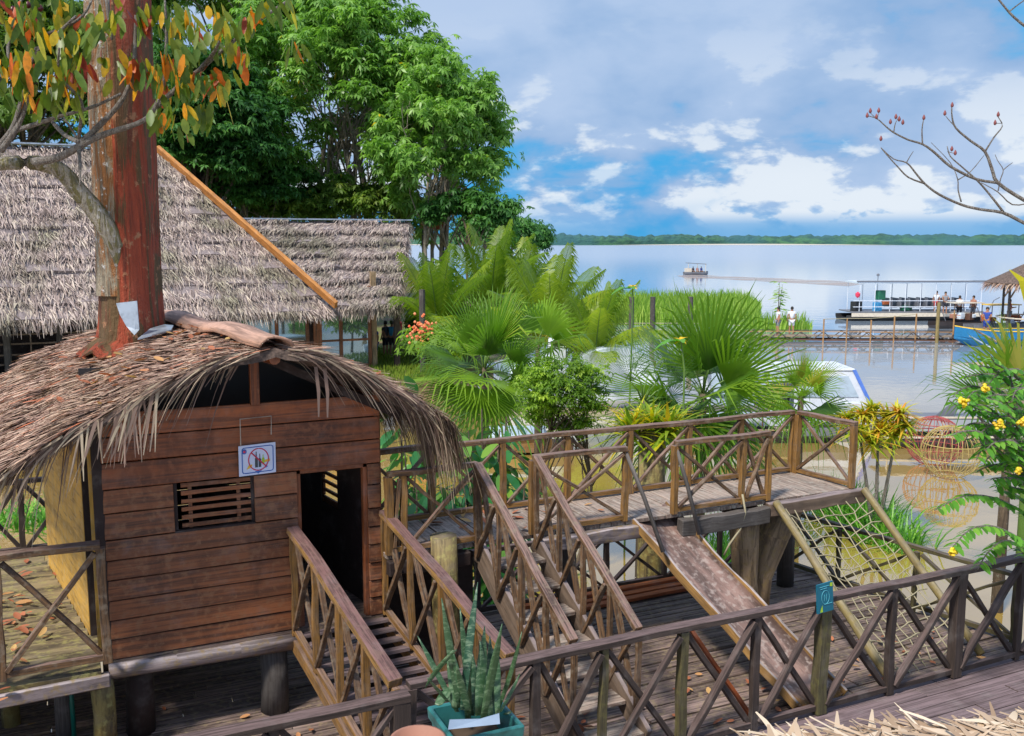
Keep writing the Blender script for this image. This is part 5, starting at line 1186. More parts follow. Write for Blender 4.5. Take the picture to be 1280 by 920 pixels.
# flowering shrub at the right edge
fs = thing('flowering_shrub', 'leafy shrub with yellow flower clusters leaning in at the right edge', 'shrub', AD(1330, 760, 8.2))
fs.location.z = 0
V, F, T = [], [], []; b = MB()
def spray(pts, D0, D1, dens, lsz, arch=True):
    P_ = limb(b, pts, .016, .004, (D0, D1), 5)
    acc = 0
    for i in range(len(P_) - 1):
        seg = P_[i + 1] - P_[i]; nseg_ = max(1, int(seg.length * dens))
        for k in range(nseg_):
            q = lerp(P_[i], P_[i + 1], k / nseg_)
            for sg in (-1, 1):
                sd = seg.cross(Zv).normalized() * sg; dr = (sd + seg.normalized() * .4 + Vector((0, 0, random.uniform(-.5, .1)))).normalized(); nn = (Zv + sd * .3 + Vector((random.gauss(0, .2), random.gauss(0, .2), 0))); nn = (nn - dr * nn.dot(dr)).normalized(); L = lsz * random.uniform(.7, 1.15)
                leaf_blade(V, F, T, q, dr, L, L * .58, nn, random.random(), .15, .3, 3)
    return P_
random.seed(5)
spray([(1300, 655), (1270, 635), (1240, 622), (1205, 620), (1168, 638)], 8.2, 7.7, 30, .10)
spray([(1300, 690), (1265, 668), (1240, 658), (1212, 662), (1190, 685)], 8.0, 7.5, 30, .10)
spray([(1300, 720), (1275, 685), (1255, 676), (1235, 690), (1222, 712)], 8.3, 7.9, 30, .10)
for _ in range(74):
    x = random.uniform(1212, 1300); y = random.uniform(455, 625); 
    if x < 1240 and (y > 560): continue
    if x < 1225 and y < 480: continue
    dx = random.uniform(-35, -5); dy = random.uniform(-25, 20); D0 = random.uniform(7.6, 8.6)
    spray([(x + 22, y + 12), (x + 8, y), (x + dx * .5, y + dy * .3), (x + dx, y + dy + 6)], D0, D0 - .15, 30, .085)
for pts in ([(1330, 900), (1310, 700), (1285, 560), (1262, 470)], [(1340, 900), (1300, 720), (1290, 640), (1300, 655)], [(1310, 760), (1285, 610), (1240, 540), (1222, 520)]): limb(b, pts, .03, .01, 8.2, 7)
mesh_obj('leaves', [tuple(v) for v in V], np.array(F), M['lf_senna'], fs, None, T); b.build('stems', M['twig'], fs, smooth=True)
for x, y in ((1249, 530), (1277, 527), (1232, 486), (1206, 503), (1274, 588), (1192, 690)):
    b = MB()
    for _ in range(16):
        c = AD(x + random.gauss(0, 2.6), y + random.gauss(0, 2.4), 7.5 + random.uniform(-.02, .02)); b.lathe(c, [(.001, -.014), (.017, 0), (.010, .012), (.001, .016)], 6, t=random.random())
    b.build('flower_cluster', M['flower'], fs)
c0 = AD(1292, 410, 10.2); bp = thing('banana_plant', 'banana plant showing one bright yellow-green leaf at the right edge before the kiosk', 'plant', (c0.x, c0.y, WZ))
b = MB(); b.tube([(c0.x + .1, c0.y, WZ - .2), (c0.x + .05, c0.y, 1.5), c0], [.07, .05, .012], 8, t=.5); b.build('stem', M['petiole'], bp, smooth=True)
for a_, l_ in ((-1, 1.0), (.7, .9), (.1, .8)):
    b = MB(); dr_ = Rv * a_; b.ribbon([c0, c0 + dr_ * .05 + Vector((0, 0, .25)), c0 + dr_ * .14 + Vector((0, 0, .5 * l_)), c0 + dr_ * .3 + Vector((0, 0, .62 * l_))], [.04, .17, .15, .02], Rv if abs(a_) < .9 else (Rv + Fv * .4).normalized(), .8); b.build('leaf', M['lf_brom'], bp)
# tall flower stalks
for i, (x0, y0, x1, y1, D, lb) in enumerate(((784, 505, 791, 359, 18, 'tall thin stalk with an orange-yellow flower before the reeds'), (856, 500, 851, 425, 14.5, 'short stalk with an orange flower inside the tall fan palm'))):
    rt_ = thing('flower_stalk', lb, 'flower', wfoot(x0, D), 'orange flower stalks'); b = MB(); f0 = wfoot(x0, D); b.tube([f0, AD((x0 + x1) / 2 + 2, (y0 + y1) / 2, D), AD(x1, y1, D)], [.02, .015, .01], 6); b.build('stem', M['petiole'], rt_)
    V, F, T = [], [], []
    for k in range(9):
        a = k * 2.4; leaf_blade(V, F, T, AD(x1, y1, D), Vector((math.cos(a), math.sin(a), random.uniform(-.3, .8))), .13, .05, Zv, .2)
    mesh_obj('petals', [tuple(v) for v in V], np.array(F), M['flower'], rt_, None, T)
    V, F, T = [], [], []
    for k in range(4): leaf_blade(V, F, T, AD(x1 - 4, y1 + 2, D), Vector((-1 + k * .3, .3 - k * .2, .2)), .36, .13, Zv, .6, droop=.5)
    mesh_obj('leaves', [tuple(v) for v in V], np.array(F), M['lf_senna'], rt_, None, T)

# bare branch at the right edge and twig in the corner
def zq(x, y): return (1060 + x / 4.38, 80 + y / 4.38)
BT = AD(1470, 300, 10.3); BT.z = WZ - .3
bb = thing('bare_tree', 'nearly leafless budding tree whose bare branches reach in from the right against the sky', 'tree', BT); tips = []
b = MB(); b.tube([BT, BT + Vector((-.05, 0, 3)), BT + Vector((.05, 0, 5.4)), BT + Vector((0, 0, 8.2))], [.16, .14, .11, .06], 10, t=.5, wob=.04)
for q0, q1 in ((AD(1311, 263, 7), 5.4), (AD(1311, 292, 7), 4.9), (AD(1292, 41, 7.0), 7.6)): b.tube([BT + Vector((0, 0, q1)), lerp(BT + Vector((0, 0, q1)), q0, .5) + Vector((0, 0, -.12)), q0], [.045, .03, .014], 7, t=.5)
b.build('trunk', M['twig'], bb, smooth=True); b = MB()
for pts, r0, r1 in (([(1100, 800), (964, 745), (820, 650), (790, 580), (750, 480), (670, 420), (590, 350), (570, 290), (568, 235)], .016, .004), ([(750, 480), (800, 400), (845, 340), (822, 290)], .007, .003), ([(820, 650), (700, 630), (560, 560), (480, 490), (410, 440), (330, 415), (250, 375), (200, 335), (160, 300), (115, 285)], .012, .003), ([(408, 440), (405, 360), (415, 298)], .006, .003), ([(250, 375), (258, 330), (272, 300)], .005, .002),
                    ([(1100, 930), (964, 870), (850, 815), (720, 795), (620, 770), (500, 715), (420, 655), (365, 590), (320, 540), (250, 520), (180, 458)], .015, .003), ([(420, 655), (330, 620), (270, 560), (215, 500), (180, 458)], .007, .003), ([(320, 540), (340, 505), (358, 478)], .004, .002), ([(850, 810), (780, 720), (710, 640), (620, 560), (560, 505), (543, 450)], .009, .003), ([(620, 755), (603, 690), (600, 630), (560, 540), (455, 430)], .006, .002), ([(600, 635), (670, 590), (745, 500)], .005, .002),
                    ([(822, 695), (835, 630), (850, 580), (820, 530), (805, 495)], .005, .002), ([(850, 580), (880, 555), (902, 540)], .004, .002), ([(1000, 760), (900, 770), (820, 700), (730, 650)], .006, .003), ([(590, 345), (560, 315), (535, 285)], .004, .002), ([(160, 300), (168, 270)], .003, .002), ([(150, 295), (125, 270)], .003, .002), ([(845, 325), (805, 325)], .003, .002), ([(545, 480), (585, 490)], .003, .002)):
    limb(b, [zq(*p) for p in pts], r0 * .95, r1, 7.0, 6); tips.append(pts[-1])
b.build('twigs', M['twig'], bb, smooth=True)
b = MB()
for x, y in ((570, 228), (822, 280), (415, 297), (280, 305), (262, 292), (168, 258), (122, 260), (155, 292), (105, 285), (530, 273), (805, 325), (568, 468), (587, 490), (180, 412), (232, 320), (300, 323)):
    c = AD(*zq(x, y), 7.0); b.lathe(c, [(.001, -.014), (.010, -.006), (.011, .006), (.004, .022), (.001, .026)], 7)
b.build('buds', plain('dark_pink_bud', (.22, .06, .06), .6), bb, smooth=True)
b = MB(); limb(b, [(1235, -18), (1252, 4), (1268, 22), (1292, 41)], .005, .010, 7.0, 6); limb(b, [(1262, 14), (1275, 4), (1290, -6)], .006, .003, 7.0, 6); b.build('upper_twig', M['twig'], bb, smooth=True)

# ------------------------------------------------------------ potted snake plant
LEDGE = 1.06
b = MB(); b.beam((.9, 4.15, LEDGE - .03), (2.4, 4.15, LEDGE - .03), .55, .06, seg=2); 
lg = thing('plank_shelf', 'rough plank shelf holding the teal pot at the bottom edge', 'shelf', (1.7, 4.15, .05)); b.build('shelf_top', M['rail_dark'], lg, bevel=.005)
for x in (1.0, 2.3):
    b = MB(); b.beam((x, 4.15, .05), (x, 4.15, LEDGE - .06), .08, .08); b.build('leg', M['rail_dark'], lg)
pc = AD(597, 905, 4.75); pc.z = 0
pot = thing('teal_pot', 'square teal glazed pot with a pale liner, standing at the bottom edge', 'pot', (pc.x, pc.y, LEDGE))
ptop = 1.50
c_ = [G(528, 884, ptop), G(576, 920, ptop - .0), G(662, 905, ptop), G(626, 866, ptop)]
cen = (c_[0] + c_[2]) / 2
d1 = (G(662, 905, ptop) - G(626, 866, ptop)); 
def pq(s, z): return [Vector((cen.x + (c.x - cen.x) * s, cen.y + (c.y - cen.y) * s, z)) for c in sq]
hw = .215; ang = math.atan2((c_[2] - c_[3]).y, (c_[2] - c_[3]).x)
sq = [cen + Vector((math.cos(ang + PI / 4 + k * PI / 2), math.sin(ang + PI / 4 + k * PI / 2), 0)) * hw * 1.25 for k in range(4)]
b = MB(); lv = [(.74, LEDGE), (.97, ptop - .07), (1.04, ptop - .06), (1.06, ptop), (.92, ptop), (.88, ptop - .12), (.85, ptop - .22)]
for s, z in lv: b.v += pq(s, z)
for i in range(len(lv) - 1):
    for k in range(4): a = i * 4 + k; e = i * 4 + (k + 1) % 4; b.face((a, e, e + 4, a + 4), [(0, 0)] * 4, .5)
b.face((3, 2, 1, 0), [(0, 0)] * 4, .5); b.build('pot_body', M['teal'], pot, bevel=.008)
b = MB(); b.v += pq(.87, ptop - .14); b.face((0, 1, 2, 3), [(0, 0)] * 4, .5); b.build('soil', M['rock'], pot)
snp = thing('snake_plant', 'tall banded snake plant growing in the teal pot', 'plant', (cen.x, cen.y, ptop - .14))
V, F, T, UV = [], [], [], []
def sword(bx, by, tipx, tipy, D, w_, t, bend=0):
    p0 = AD(bx, by, D); p1 = AD(tipx, tipy, D + random.uniform(-.15, .15)); mid = lerp(p0, p1, .5) + Rv * bend; sd = (Rv * math.cos(random.uniform(-.7, .7)) + Fv * random.uniform(-.6, .6)).normalized(); nn = (p1 - p0).cross(sd).normalized(); b0 = len(V); N = 8
    for i in range(N + 1):
        s = i / N; q = (1 - s) ** 2 * p0 + 2 * s * (1 - s) * mid + s * s * p1; ww = w_ * (.72 + .4 * math.sin(PI * min(1, s * 1.1))) * (1 if s < .7 else max(.04, max(0.0, 1 - (s - .7) / .3) ** .8)) / 2; V.extend([q - sd * ww, q + nn * ww * .45, q + sd * ww])
    for i in range(N): a = b0 + 3 * i; F.extend([(a, a + 1, a + 4, a + 3), (a + 1, a + 2, a + 5, a + 4)]); T.extend([t, t])
random.seed(3)
for a in ((575, 885, 552, 748, .036, 0), (578, 888, 597, 728, .040, -.01), (572, 890, 522, 795, .030, .0), (598, 895, 606, 783, .05, 0), (612, 895, 612, 795, .045, .01), (604, 900, 628, 780, .045, 0), (585, 900, 583, 822, .04, 0), (620, 892, 652, 790, .022, .02), (590, 895, 575, 760, .035, 0), (615, 900, 600, 800, .04, 0), (625, 890, 650, 842, .020, .01), (568, 885, 560, 800, .035, 0), (596, 893, 590, 815, .045, 0), (622, 893, 622, 810, .035, 0), (606, 890, 618, 820, .05, 0), (560, 878, 534, 848, .020, 0), (630, 893, 640, 889, .016, 0), (586, 892, 570, 830, .035, 0)):
    sword(a[0], a[1], a[2], a[3], 4.72 + random.uniform(-.1, .1), a[4] * .92, random.random(), a[5])
# broken folded leaf
V0 = len(V); sword(576, 868, 566, 815, 4.62, .032, .6); sword(568, 812, 531, 860, 4.60, .034, .8, -.02); sword(548, 880, 562, 858, 4.6, .05, .9)
o = mesh_obj('leaves', [tuple(v) for v in V], np.array(F), M['lf_snake'], snp, None, T, smooth=True); sm = o.modifiers.new('s', 'SOLIDIFY'); sm.thickness = .004
b = MB(); l0, l1 = AD(562, 905, 4.5), AD(624, 898, 4.5)
b.prism([AD(560, 912, 4.53), AD(625, 905, 4.53), AD(624, 892, 4.56), AD(600, 899, 4.55), AD(562, 900, 4.55)], Fv * .006, .5); b.build('plastic_liner', M['paper'], pot)
tp = AD(522, 928, 4.45); tpot = thing('terracotta_bowl', 'rim of a terracotta bowl just showing at the bottom edge beside the teal pot', 'pot', (tp.x, tp.y, LEDGE))
b = MB(); zt_ = G(522, 913, 0); 
b.lathe((tp.x, tp.y, LEDGE), [(.001, 0), (.09, 0), (.13, .18), (.14, tp.z - LEDGE + .02), (.125, tp.z - LEDGE + .02), (.11, .16), (.001, .15)], 24); b.build('bowl', M['terra'], tpot, smooth=True)
b = MB(); b.beam((tp.x - .2, tp.y - .15, LEDGE - .03), (tp.x + .2, tp.y - .15, LEDGE - .03), .3, .06)

# near thatch at the bottom right
nt = thing('near_thatch_eave', 'pale dry thatch eave at the bottom right corner, close to the viewer', 'thatched roof', AD(1150, 980, 3.4))
E0, E1 = AD(925, 926, 3.5), AD(1420, 902, 3.7); bk = -Fv * 1.6 + Vector((0, 0, .35))
E0.z = E1.z = min(E0.z, E1.z) - .02
b = MB()
for i in range(13):
    for s in (0, 1): b.v.append(lerp(E0, E1, i / 12) + bk * s + Vector((0, 0, random.uniform(-.02, .02)))); b.v.append(lerp(E0, E1, i / 12) + bk * s + Vector((0, 0, -.08)))
for i in range(12):
    a = i * 4; b.face((a, a + 4, a + 6, a + 2), [(0, 0)] * 4, .5); b.face((a + 1, a + 3, a + 7, a + 5), [(0, 0)] * 4, .5); b.face((a, a + 1, a + 5, a + 4), [(0, 0)] * 4, .5)
b.build('thatch_bed', M['thatch_base'], nt)
def fn(k):
    u = random.random(); p = lerp(E0, E1, u) + bk * random.uniform(0, .35); dd = (Fv * random.uniform(.0, 1) + Rv * random.gauss(-.2, .9) + Vector((0, 0, random.uniform(-.25, .06)))).normalized(); return p + Vector((0, 0, random.uniform(-.03, .035))), dd, Zv
for u_ in (.12, .9):
    q_ = lerp(E0, E1, u_) + bk * .95; b = MB(); b.tube([(q_.x, q_.y, .05), (q_.x, q_.y, q_.z - .06)], .05, 8); b.build('post', M['log'], nt)
mk('thatch', 4200, fn, M['thatch_pale'], nt, length=(.10, .28), width=(.010, .040), lift=(0, .02), curl=(0, .25))
# ------------------------------------------------------------ river things
random.seed(21)
def frame(px_, py_, D=None, z=WZ, yaw=0):
    """origin on the water under a pixel; local x = to the right (rotated by yaw), y = away"""
    O = G(px_, py_, z) if D is None else AD(px_, py_, D); O.z = z; c, s = math.cos(yaw), math.sin(yaw); ex = Rv * c + Fv * s; ey = Fv * c - Rv * s
    return O, (lambda x, y, z_: O + ex * x + ey * y + Zv * z_), ex, ey
def hull(b, L_, L, W_, hgt, bow=.35, stern=.1, n_=14, draft=.15, tr=.9, rake=.25, t=.5, flare=.7):
    """boat hull along local x, bow at +x"""
    secs = []
    for i in range(n_ + 1):
        s = i / n_; x = (s - .5) * L; k = 1.0
        if s > 1 - bow: k = math.sqrt(max(0, 1 - ((s - (1 - bow)) / bow) ** 2)) * .98 + .02
        if s < stern: k = tr + (1 - tr) * s / stern
        sh = hgt * (1 + .28 * max(0, (s - .6) / .4) ** 2); xr = rake * L * .4 * max(0, (s - .7) / .3) ** 2
        secs.append([L_(x - xr * .6, -W_ / 2 * k * flare * .8, -draft), L_(x, -W_ / 2 * k, sh * .5), L_(x + .0, -W_ / 2 * k, sh), L_(x + .0, -W_ / 2 * k + .05 * k, sh), L_(x, -W_ / 2 * k * .85, sh * .35), L_(x, W_ / 2 * k * .85, sh * .35), L_(x, W_ / 2 * k - .05 * k, sh), L_(x, W_ / 2 * k, sh), L_(x, W_ / 2 * k, sh * .5), L_(x - xr * .6, W_ / 2 * k * flare * .8, -draft)])
    m_ = len(secs[0]); b0 = len(b.v)
    for s_ in secs: b.v += s_
    for i in range(n_):
        for k in range(m_):
            a = b0 + i * m_ + k; e = b0 + i * m_ + (k + 1) % m_; b.face((a, e, e + m_, a + m_), [(0, 0)] * 4, t)
    b.face([b0 + k for k in range(m_)][::-1], [(0, 0)] * m_, t); b.face([b0 + n_ * m_ + k for k in range(m_)], [(0, 0)] * m_, t); return b
def bar(b, a, c, r=.02, n=6): return b.tube([a, c], r, n)

# people -----------------------------------------------------------
def skinned(name, joints, edges, rad, mat_, parent, sub=2):
    me = bpy.data.meshes.new(name); me.from_pydata([tuple(Vector(j)) for j in joints], edges, []); o = bpy.data.objects.new(name, me); COL.objects.link(o)
    sk = o.modifiers.new('skin', 'SKIN'); 
    if not me.skin_vertices: me.attributes  # skin layer is created by the modifier below
    bm_layer = me.skin_vertices[0].data if me.skin_vertices else None
    if bm_layer is None:
        import bmesh
        bm = bmesh.new(); bm.from_mesh(me); bm.verts.layers.skin.verify(); bm.to_mesh(me); bm.free(); bm_layer = me.skin_vertices[0].data
    for i, r_ in enumerate(rad): bm_layer[i].radius = (r_, r_)
    bm_layer[0].use_root = True
    s_ = o.modifiers.new('sub', 'SUBSURF'); s_.levels = sub; s_.render_levels = sub
    dg = bpy.context.evaluated_depsgraph_get(); ev = o.evaluated_get(dg); nm = bpy.data.meshes.new_from_object(ev); bpy.data.objects.remove(o)
    nm.materials.clear(); nm.materials.append(mat_); nm.polygons.foreach_set('use_smooth', [True] * len(nm.polygons))
    q = bpy.data.objects.new(name, nm); COL.objects.link(q); q.parent = parent; return q
def person(label, loc, face, shirt, legs, hgt=1.68, sit=False, arms='down', group=None, hat=None):
    k = hgt / 1.7; root = thing('person', label, 'person', loc, group); 
    if sit:
        hz = .12; hip = (0, 0, hz); kn = lambda s: (s * .12, .42, hz + .08); an = lambda s: (s * .12, .46, hz - .36); toe = lambda s: (s * .12, .58, hz - .40)
    else:
        hz = .92; hip = (0, 0, hz); kn = lambda s: (s * .11, .03, .49); an = lambda s: (s * .12, 0, .08); toe = lambda s: (s * .12, .15, .04)
    sh = hz + .52; J = [hip, (0, 0, hz + .25), (0, 0, sh - .04), (0, .01, sh + .08), (0, .02, sh + .17), (0, .03, sh + .27)]; E_ = [(0, 1), (1, 2), (2, 3), (3, 4), (4, 5)]; R_ = [.13, .12, .13, .05, .085, .075]
    for s in (-1, 1):
        i = len(J); J += [(s * .10, 0, hz - .06), kn(s), an(s), toe(s)]; E_ += [(0, i), (i, i + 1), (i + 1, i + 2), (i + 2, i + 3)]; R_ += [.09, .062, .042, .035]
        i = len(J)
        if arms == 'down': el, wr, ha = (s * .25, -.02, sh - .30), (s * .26, .07, sh - .54), (s * .26, .10, sh - .63)
        else: el, wr, ha = (s * .24, .10, sh - .26), (s * .16, .32, sh - .22), (s * .13, .40, sh - .20)
        J += [(s * .185, 0, sh - .02), el, wr, ha]; E_ += [(2, i), (i, i + 1), (i + 1, i + 2), (i + 2, i + 3)]; R_ += [.058, .042, .030, .034]
    skinned('body', J, E_, R_, M['skin'], root, 2)
    Jt = [(0, 0, hz + .02), (0, 0, hz + .25), (0, 0, sh - .03), (0, .01, sh + .03)]; Et = [(0, 1), (1, 2), (2, 3)]; Rt = [.15, .145, .15, .07]
    for s in (-1, 1):
        i = len(Jt); e_ = (s * .22, -.01, sh - .16) if arms == 'down' else (s * .215, .05, sh - .14); Jt += [(s * .185, 0, sh - .02), e_]; Et += [(2, i), (i, i + 1)]; Rt += [.072, .062]
    skinned('shirt', Jt, Et, Rt, shirt, root, 1)
    Jt = [(0, 0, hz + .02)]; Et = []; Rt = [.15]
    for s in (-1, 1):
        i = len(Jt); kk = Vector(kn(s)); h_ = Vector((s * .10, 0, hz - .06)); Jt += [tuple(h_), tuple(lerp(h_, kk, .95))]; Et += [(0, i), (i, i + 1)]; Rt += [.105, .078]
    skinned('trousers', Jt, Et, Rt, legs, root, 1)
    b = MB(); b.lathe((0, -.005, sh + .20), [(.088, -.03), (.098, .03), (.088, .10), (.05, .142), (.001, .152)], 12); o = b.build('hair' if not hat else 'hat', hat or M['hair'], None, smooth=True); o.location = (0, 0, 0)
    me = o.data; 
    for v in me.vertices: pass
    o.parent = root; o.location = (0, -.005, sh + .17)
    root.scale = (k, k, k); root.rotation_euler = (0, 0, face); return root
# note: faces +y locally; rotate so they look the given way

# two white-shirted people on the pier
PD = 57.0
p1 = AD(972, 418, PD); p2 = AD(989, 418, PD + .4); p1.z = p2.z = -1.62
person('person in a pale shirt and grey trousers on the pier, left of the pair', p1, 1.2, M['cl_white'], M['cl_grey'], 1.62, group='people on the pier')
person('person all in white standing on the pier, right of the pair', p2, -.6, M['cl_white'], M['cl_white'], 1.6, group='people on the pier')
# people by the long house
for x, y, D, sh_, tr_, f_, lb in ((468, 424, 43, 'cl_blue', 'cl_blue', 2.0, 'person in blue standing under the annex eave beside the glass wall'), (482, 418, 45, 'cl_black', 'cl_black', .5, 'person in dark clothes in the middle of the group under the annex eave'), (490, 416, 45, 'cl_sky', 'cl_black', -.9, 'person in a light blue shirt just left of the dark eave post'), (500, 415, 48, 'cl_red', 'cl_blue', 1.0, 'person in a red shirt just right of the dark eave post')):
    p = AD(x, y, D); p.z = LZ; person(lb, p, f_, M[sh_], M[tr_], 1.62, group='people under the annex eave')
p = AD(494, 424, 44)
# pier ---------------------------------------------------------------
pr = thing('long_pier', 'long low wooden pier with braced sides and thin orange poles crossing the inlet', 'pier', AD(1070, 424, 57)); O, Lf, ex, ey = frame(1070, 424, 57.0, WZ, -.06); 
pr.location = O
x0, x1 = -6.6, 6.4
b = MB(); b.beam(Lf(x0, 0, .33), Lf(x1, 0, .33), .9, .05, seg=8, wob=.02); b.build('walkway_boards', M['log'], pr)
for yy in (-.45, .45):
    b = MB(); b.beam(Lf(x0, yy, .62), Lf(x1, yy, .62), .05, .05, seg=8, wob=.015); b.build('side_rail', M['orangepole'] if yy < 0 else M['greywood'], pr)
    b = MB(); b.beam(Lf(x0, yy, .12), Lf(x1, yy, .12), .08, .09, seg=8, wob=.02); b.build('edge_log', M['brownhull'], pr)
    x = x0
    while x < x1 - .3:
        b = MB(); b.beam(Lf(x, yy, .12), Lf(x + .65, yy, .6), .04, .05); b.beam(Lf(x + .65, yy, .6), Lf(x + 1.3, yy, .12), .04, .05); b.build('brace', M['greywood'], pr); x += 1.3
for px_, yt in ((1029, 399), (1058, 398), (1088, 400), (1117, 395), (1144, 392), (1191, 388)):
    p = AD(px_, 424, 56.4); b = MB(); tz = AD(px_, yt, 56.4).z; b.tube([(p.x, p.y, WZ - 1.2), (p.x, p.y, tz)], .045, 7); b.build('pole', M['orangepole'], pr)
p = AD(1171, 424, 56.2); b = MB(); b.tube([(p.x, p.y, WZ - 1.2), (p.x, p.y, AD(1171, 378, 56.2).z)], .10, 8); b.build('mooring_post', M['bamboo'], pr)
pts = [AD(1029, 399, 56.4), AD(1058, 398, 56.4), AD(1088, 398, 56.4), AD(1117, 396, 56.4), AD(1144, 393, 56.4)]
b = MB(); b.tube(pts, .02, 5); b.build('hand_rope', M['rope'], pr)
# dark posts with wires
dp = thing('wire_fence', 'three tall dark posts joined by thin wires standing in the water before the reeds', 'fence', AD(820, 429, 56))
for px_ in (788.5, 815, 862):
    p = AD(px_, 429, 56); b = MB(); b.tube([(p.x, p.y, WZ - 1), (p.x, p.y, AD(px_, 371, 56).z)], .15, 8); b.build('post', M['greywood'], dp)
for y in (404, 412, 420):
    b = MB(); b.tube([AD(745, y + 2, 56.0), AD(788.5, y, 56), AD(815, y, 56), AD(862, y, 56), AD(930, y + 3, 56)], .018, 5); b.build('wire', M['wire'], dp)
for px_, lb in ((528, 'thin dark pole standing before the coconut palm beside the annex'),):
    p = AD(px_, 405, 39); b = MB(); b.tube([(p.x, p.y, LZ - .2), (p.x, p.y, AD(px_, 362, 39).z)], .13, 8); tag(b.build('dark_pole', M['greywood']), lb, 'pole')
# bench/low structure and red roof by the annex
p = AD(530, 405, 52); b = MB(); O, Lf, ex, ey = frame(525, 405, 52, LZ)
ds = thing('low_dock', 'low dark boarded dock behind the coral-flowered bush', 'dock', O); b.beam(Lf(-1.0, 0, .55), Lf(2.2, 0, .55), 1.4, .12); b.build('boards', M['brownhull'], ds)
for x in (-.8, .6, 2.0): b = MB(); bar(b, Lf(x, -.4, -.5), Lf(x, -.4, .5), .08); b.build('leg', M['greywood'], ds)
O, Lf, ex, ey = frame(536, 300, 60, LZ); rs = thing('red_roofed_shelter', 'small shelter with a red roof peeping between annex roof and trees', 'shelter', O)
zr = AD(536, 282, 60).z - LZ; b = MB(); b.prism([Lf(-.6, 0, zr - .22), Lf(1.1, 0, zr - .22), Lf(.95, 0, zr + .22), Lf(-.45, 0, zr + .22)], ey * 1.2, .5); b.build('roof', M['redroof'], rs)
b = MB(); b.beam(Lf(-2.2, .5, zr - .2), Lf(.2, .5, zr - .2), 1.0, .1); b.build('side_roof', M['greywood'], rs)
for x in (-.4, .9): b = MB(); bar(b, Lf(x, .2, 0), Lf(x, .2, zr - .2), .06); b.build('post', M['greywood'], rs)

# white motorboats moored in the inlet ----------------------------------
O, Lf, ex, ey = frame(985, 527, 30.5, WZ, .0)
k = 30.5 / 1210
mb = thing('white_motorboat', 'white cabin boat with a slanted blue-edged windscreen moored behind the fan palm', 'boat', O)
b = MB(); hull(b, Lf, 6.4, 2.2, .50, .32, .1, rake=.1); b.build('hull', M['white'], mb, bevel=.01)
zt1 = 2.15; zc = .5
# cabin: side profile extruded in depth
prof = [(-2.6, .5), (2.2, .45), (2.50, .5), (1.72, 1.9), (1.55, 2.0), (-2.4, 1.92), (-2.6, 1.8)]
def cabin_side(yv, mt, nm, holes=False):
    b = MB(); b.prism([Lf(x, yv, z) for x, z in prof], ey * .04, .5); return b.build(nm, mt, mb)
b = MB(); b.beam(Lf(-2.75, .0, 1.98), Lf(1.75, .0, 2.0), 1.9, .07, seg=3); b.build('cabin_roof', M['white'], mb, bevel=.02)
# near side panels around the open window
def panel(pts, nm, mt, yv=-.92, th=.03):
    b = MB(); b.prism([Lf(x, yv, z) for x, z in pts], ey * th, .5); return b.build(nm, mt, mb)
panel([(-2.7, .5), (-1.35, .5), (-1.35, 1.95), (-2.7, 1.95)], 'side_panel', M['bluewhite'])
panel([(-1.35, .5), (-.1, .5), (-.1, .74), (-1.35, .74)], 'side_panel', M['white'])
panel([(-.1, .5), (2.5, .5), (1.7, 1.95), (-.1, 1.95)], 'side_panel', M['white'])
panel([(-1.35, 1.45), (-.1, 1.7), (-.1, 1.95), (-1.35, 1.95)], 'side_panel', M['bluewhite'])
panel([(1.1, .62), (1.25, .95), (2.05, .95), (2.2, .62)], 'side_locker', M['white'], -.97, .05)
panel([(2.45, .5), (2.56, .5), (1.78, 2.0), (1.66, 2.0)], 'windscreen_trim', M['bluetrim'], -.96, .08)
panel([(.2, 1.15), (1.9, 1.15), (1.55, 1.8), (.2, 1.8)], 'side_window', M['bluewhite'], -.945, .02)
b = MB(); b.prism([Lf(2.5, -.9, .5), Lf(1.72, -.9, 1.93), Lf(1.72, .9, 1.93), Lf(2.5, .9, .5)], ex * .03, .5); b.build('windscreen', M['glass'], mb)
panel([(-2.7, .5), (2.4, .5), (1.7, 1.95), (-2.7, 1.95)], 'far_side_panel', M['white'], .9)
b = MB(); b.box(Lf(-.9, -.3, .75), (.7, .5, .12)); b.box(Lf(-.5, .3, .8), (.5, .4, .3)); b.build('seat', M['brownhull'], mb)
b = MB(); b.lathe(Lf(-.35, -.45, .8), [(.001, 0), (.22, .02), (.24, .25), (.12, .36), (.001, .38)], 10); b.lathe(Lf(-.75, -.5, .8), [(.001, 0), (.16, .02), (.14, .16), (.001, .2)], 10); b.build('bundle', M['black'], mb, smooth=True)
# second white boat, left
O, Lf, ex, ey = frame(735, 508, 35.0, WZ, .0)
m2 = thing('covered_white_boat', 'white boat under a rounded pale canopy with a white pillar, behind the airy bush', 'boat', O)
b = MB(); hull(b, Lf, 6.2, 2.3, .6, .3, .1, rake=.1); b.build('hull', M['white'], m2, bevel=.01)
b = MB(); pro = []
N = 12
for i in range(N + 1):
    a = PI * i / N; pro.append((-.95 + .0 + 1.55 * (1 - math.cos(a)) - .1, .6 + 1.62 * math.sin(a) ** .55))
pro = [(x + .35, z) for x, z in pro]
b.prism([Lf(x, -1.0, z) for x, z in pro], ey * 2.0, .5); b.build('arched_canopy', M['whitedull'], m2, bevel=.04)
b = MB(); b.beam(Lf(-1.2, -.9, .4), Lf(-1.2, -.9, 2.55), .52, .4); b.build('white_pillar', M['white'], m2, bevel=.02)
b = MB(); b.prism([Lf(-2.9, -.95, .5), Lf(-1.5, -.95, .5), Lf(-1.5, -.95, 1.9), Lf(-2.9, -.95, 1.15)], ey * 1.8, .5); b.build('fore_cabin', M['whitedull'], m2, bevel=.02)
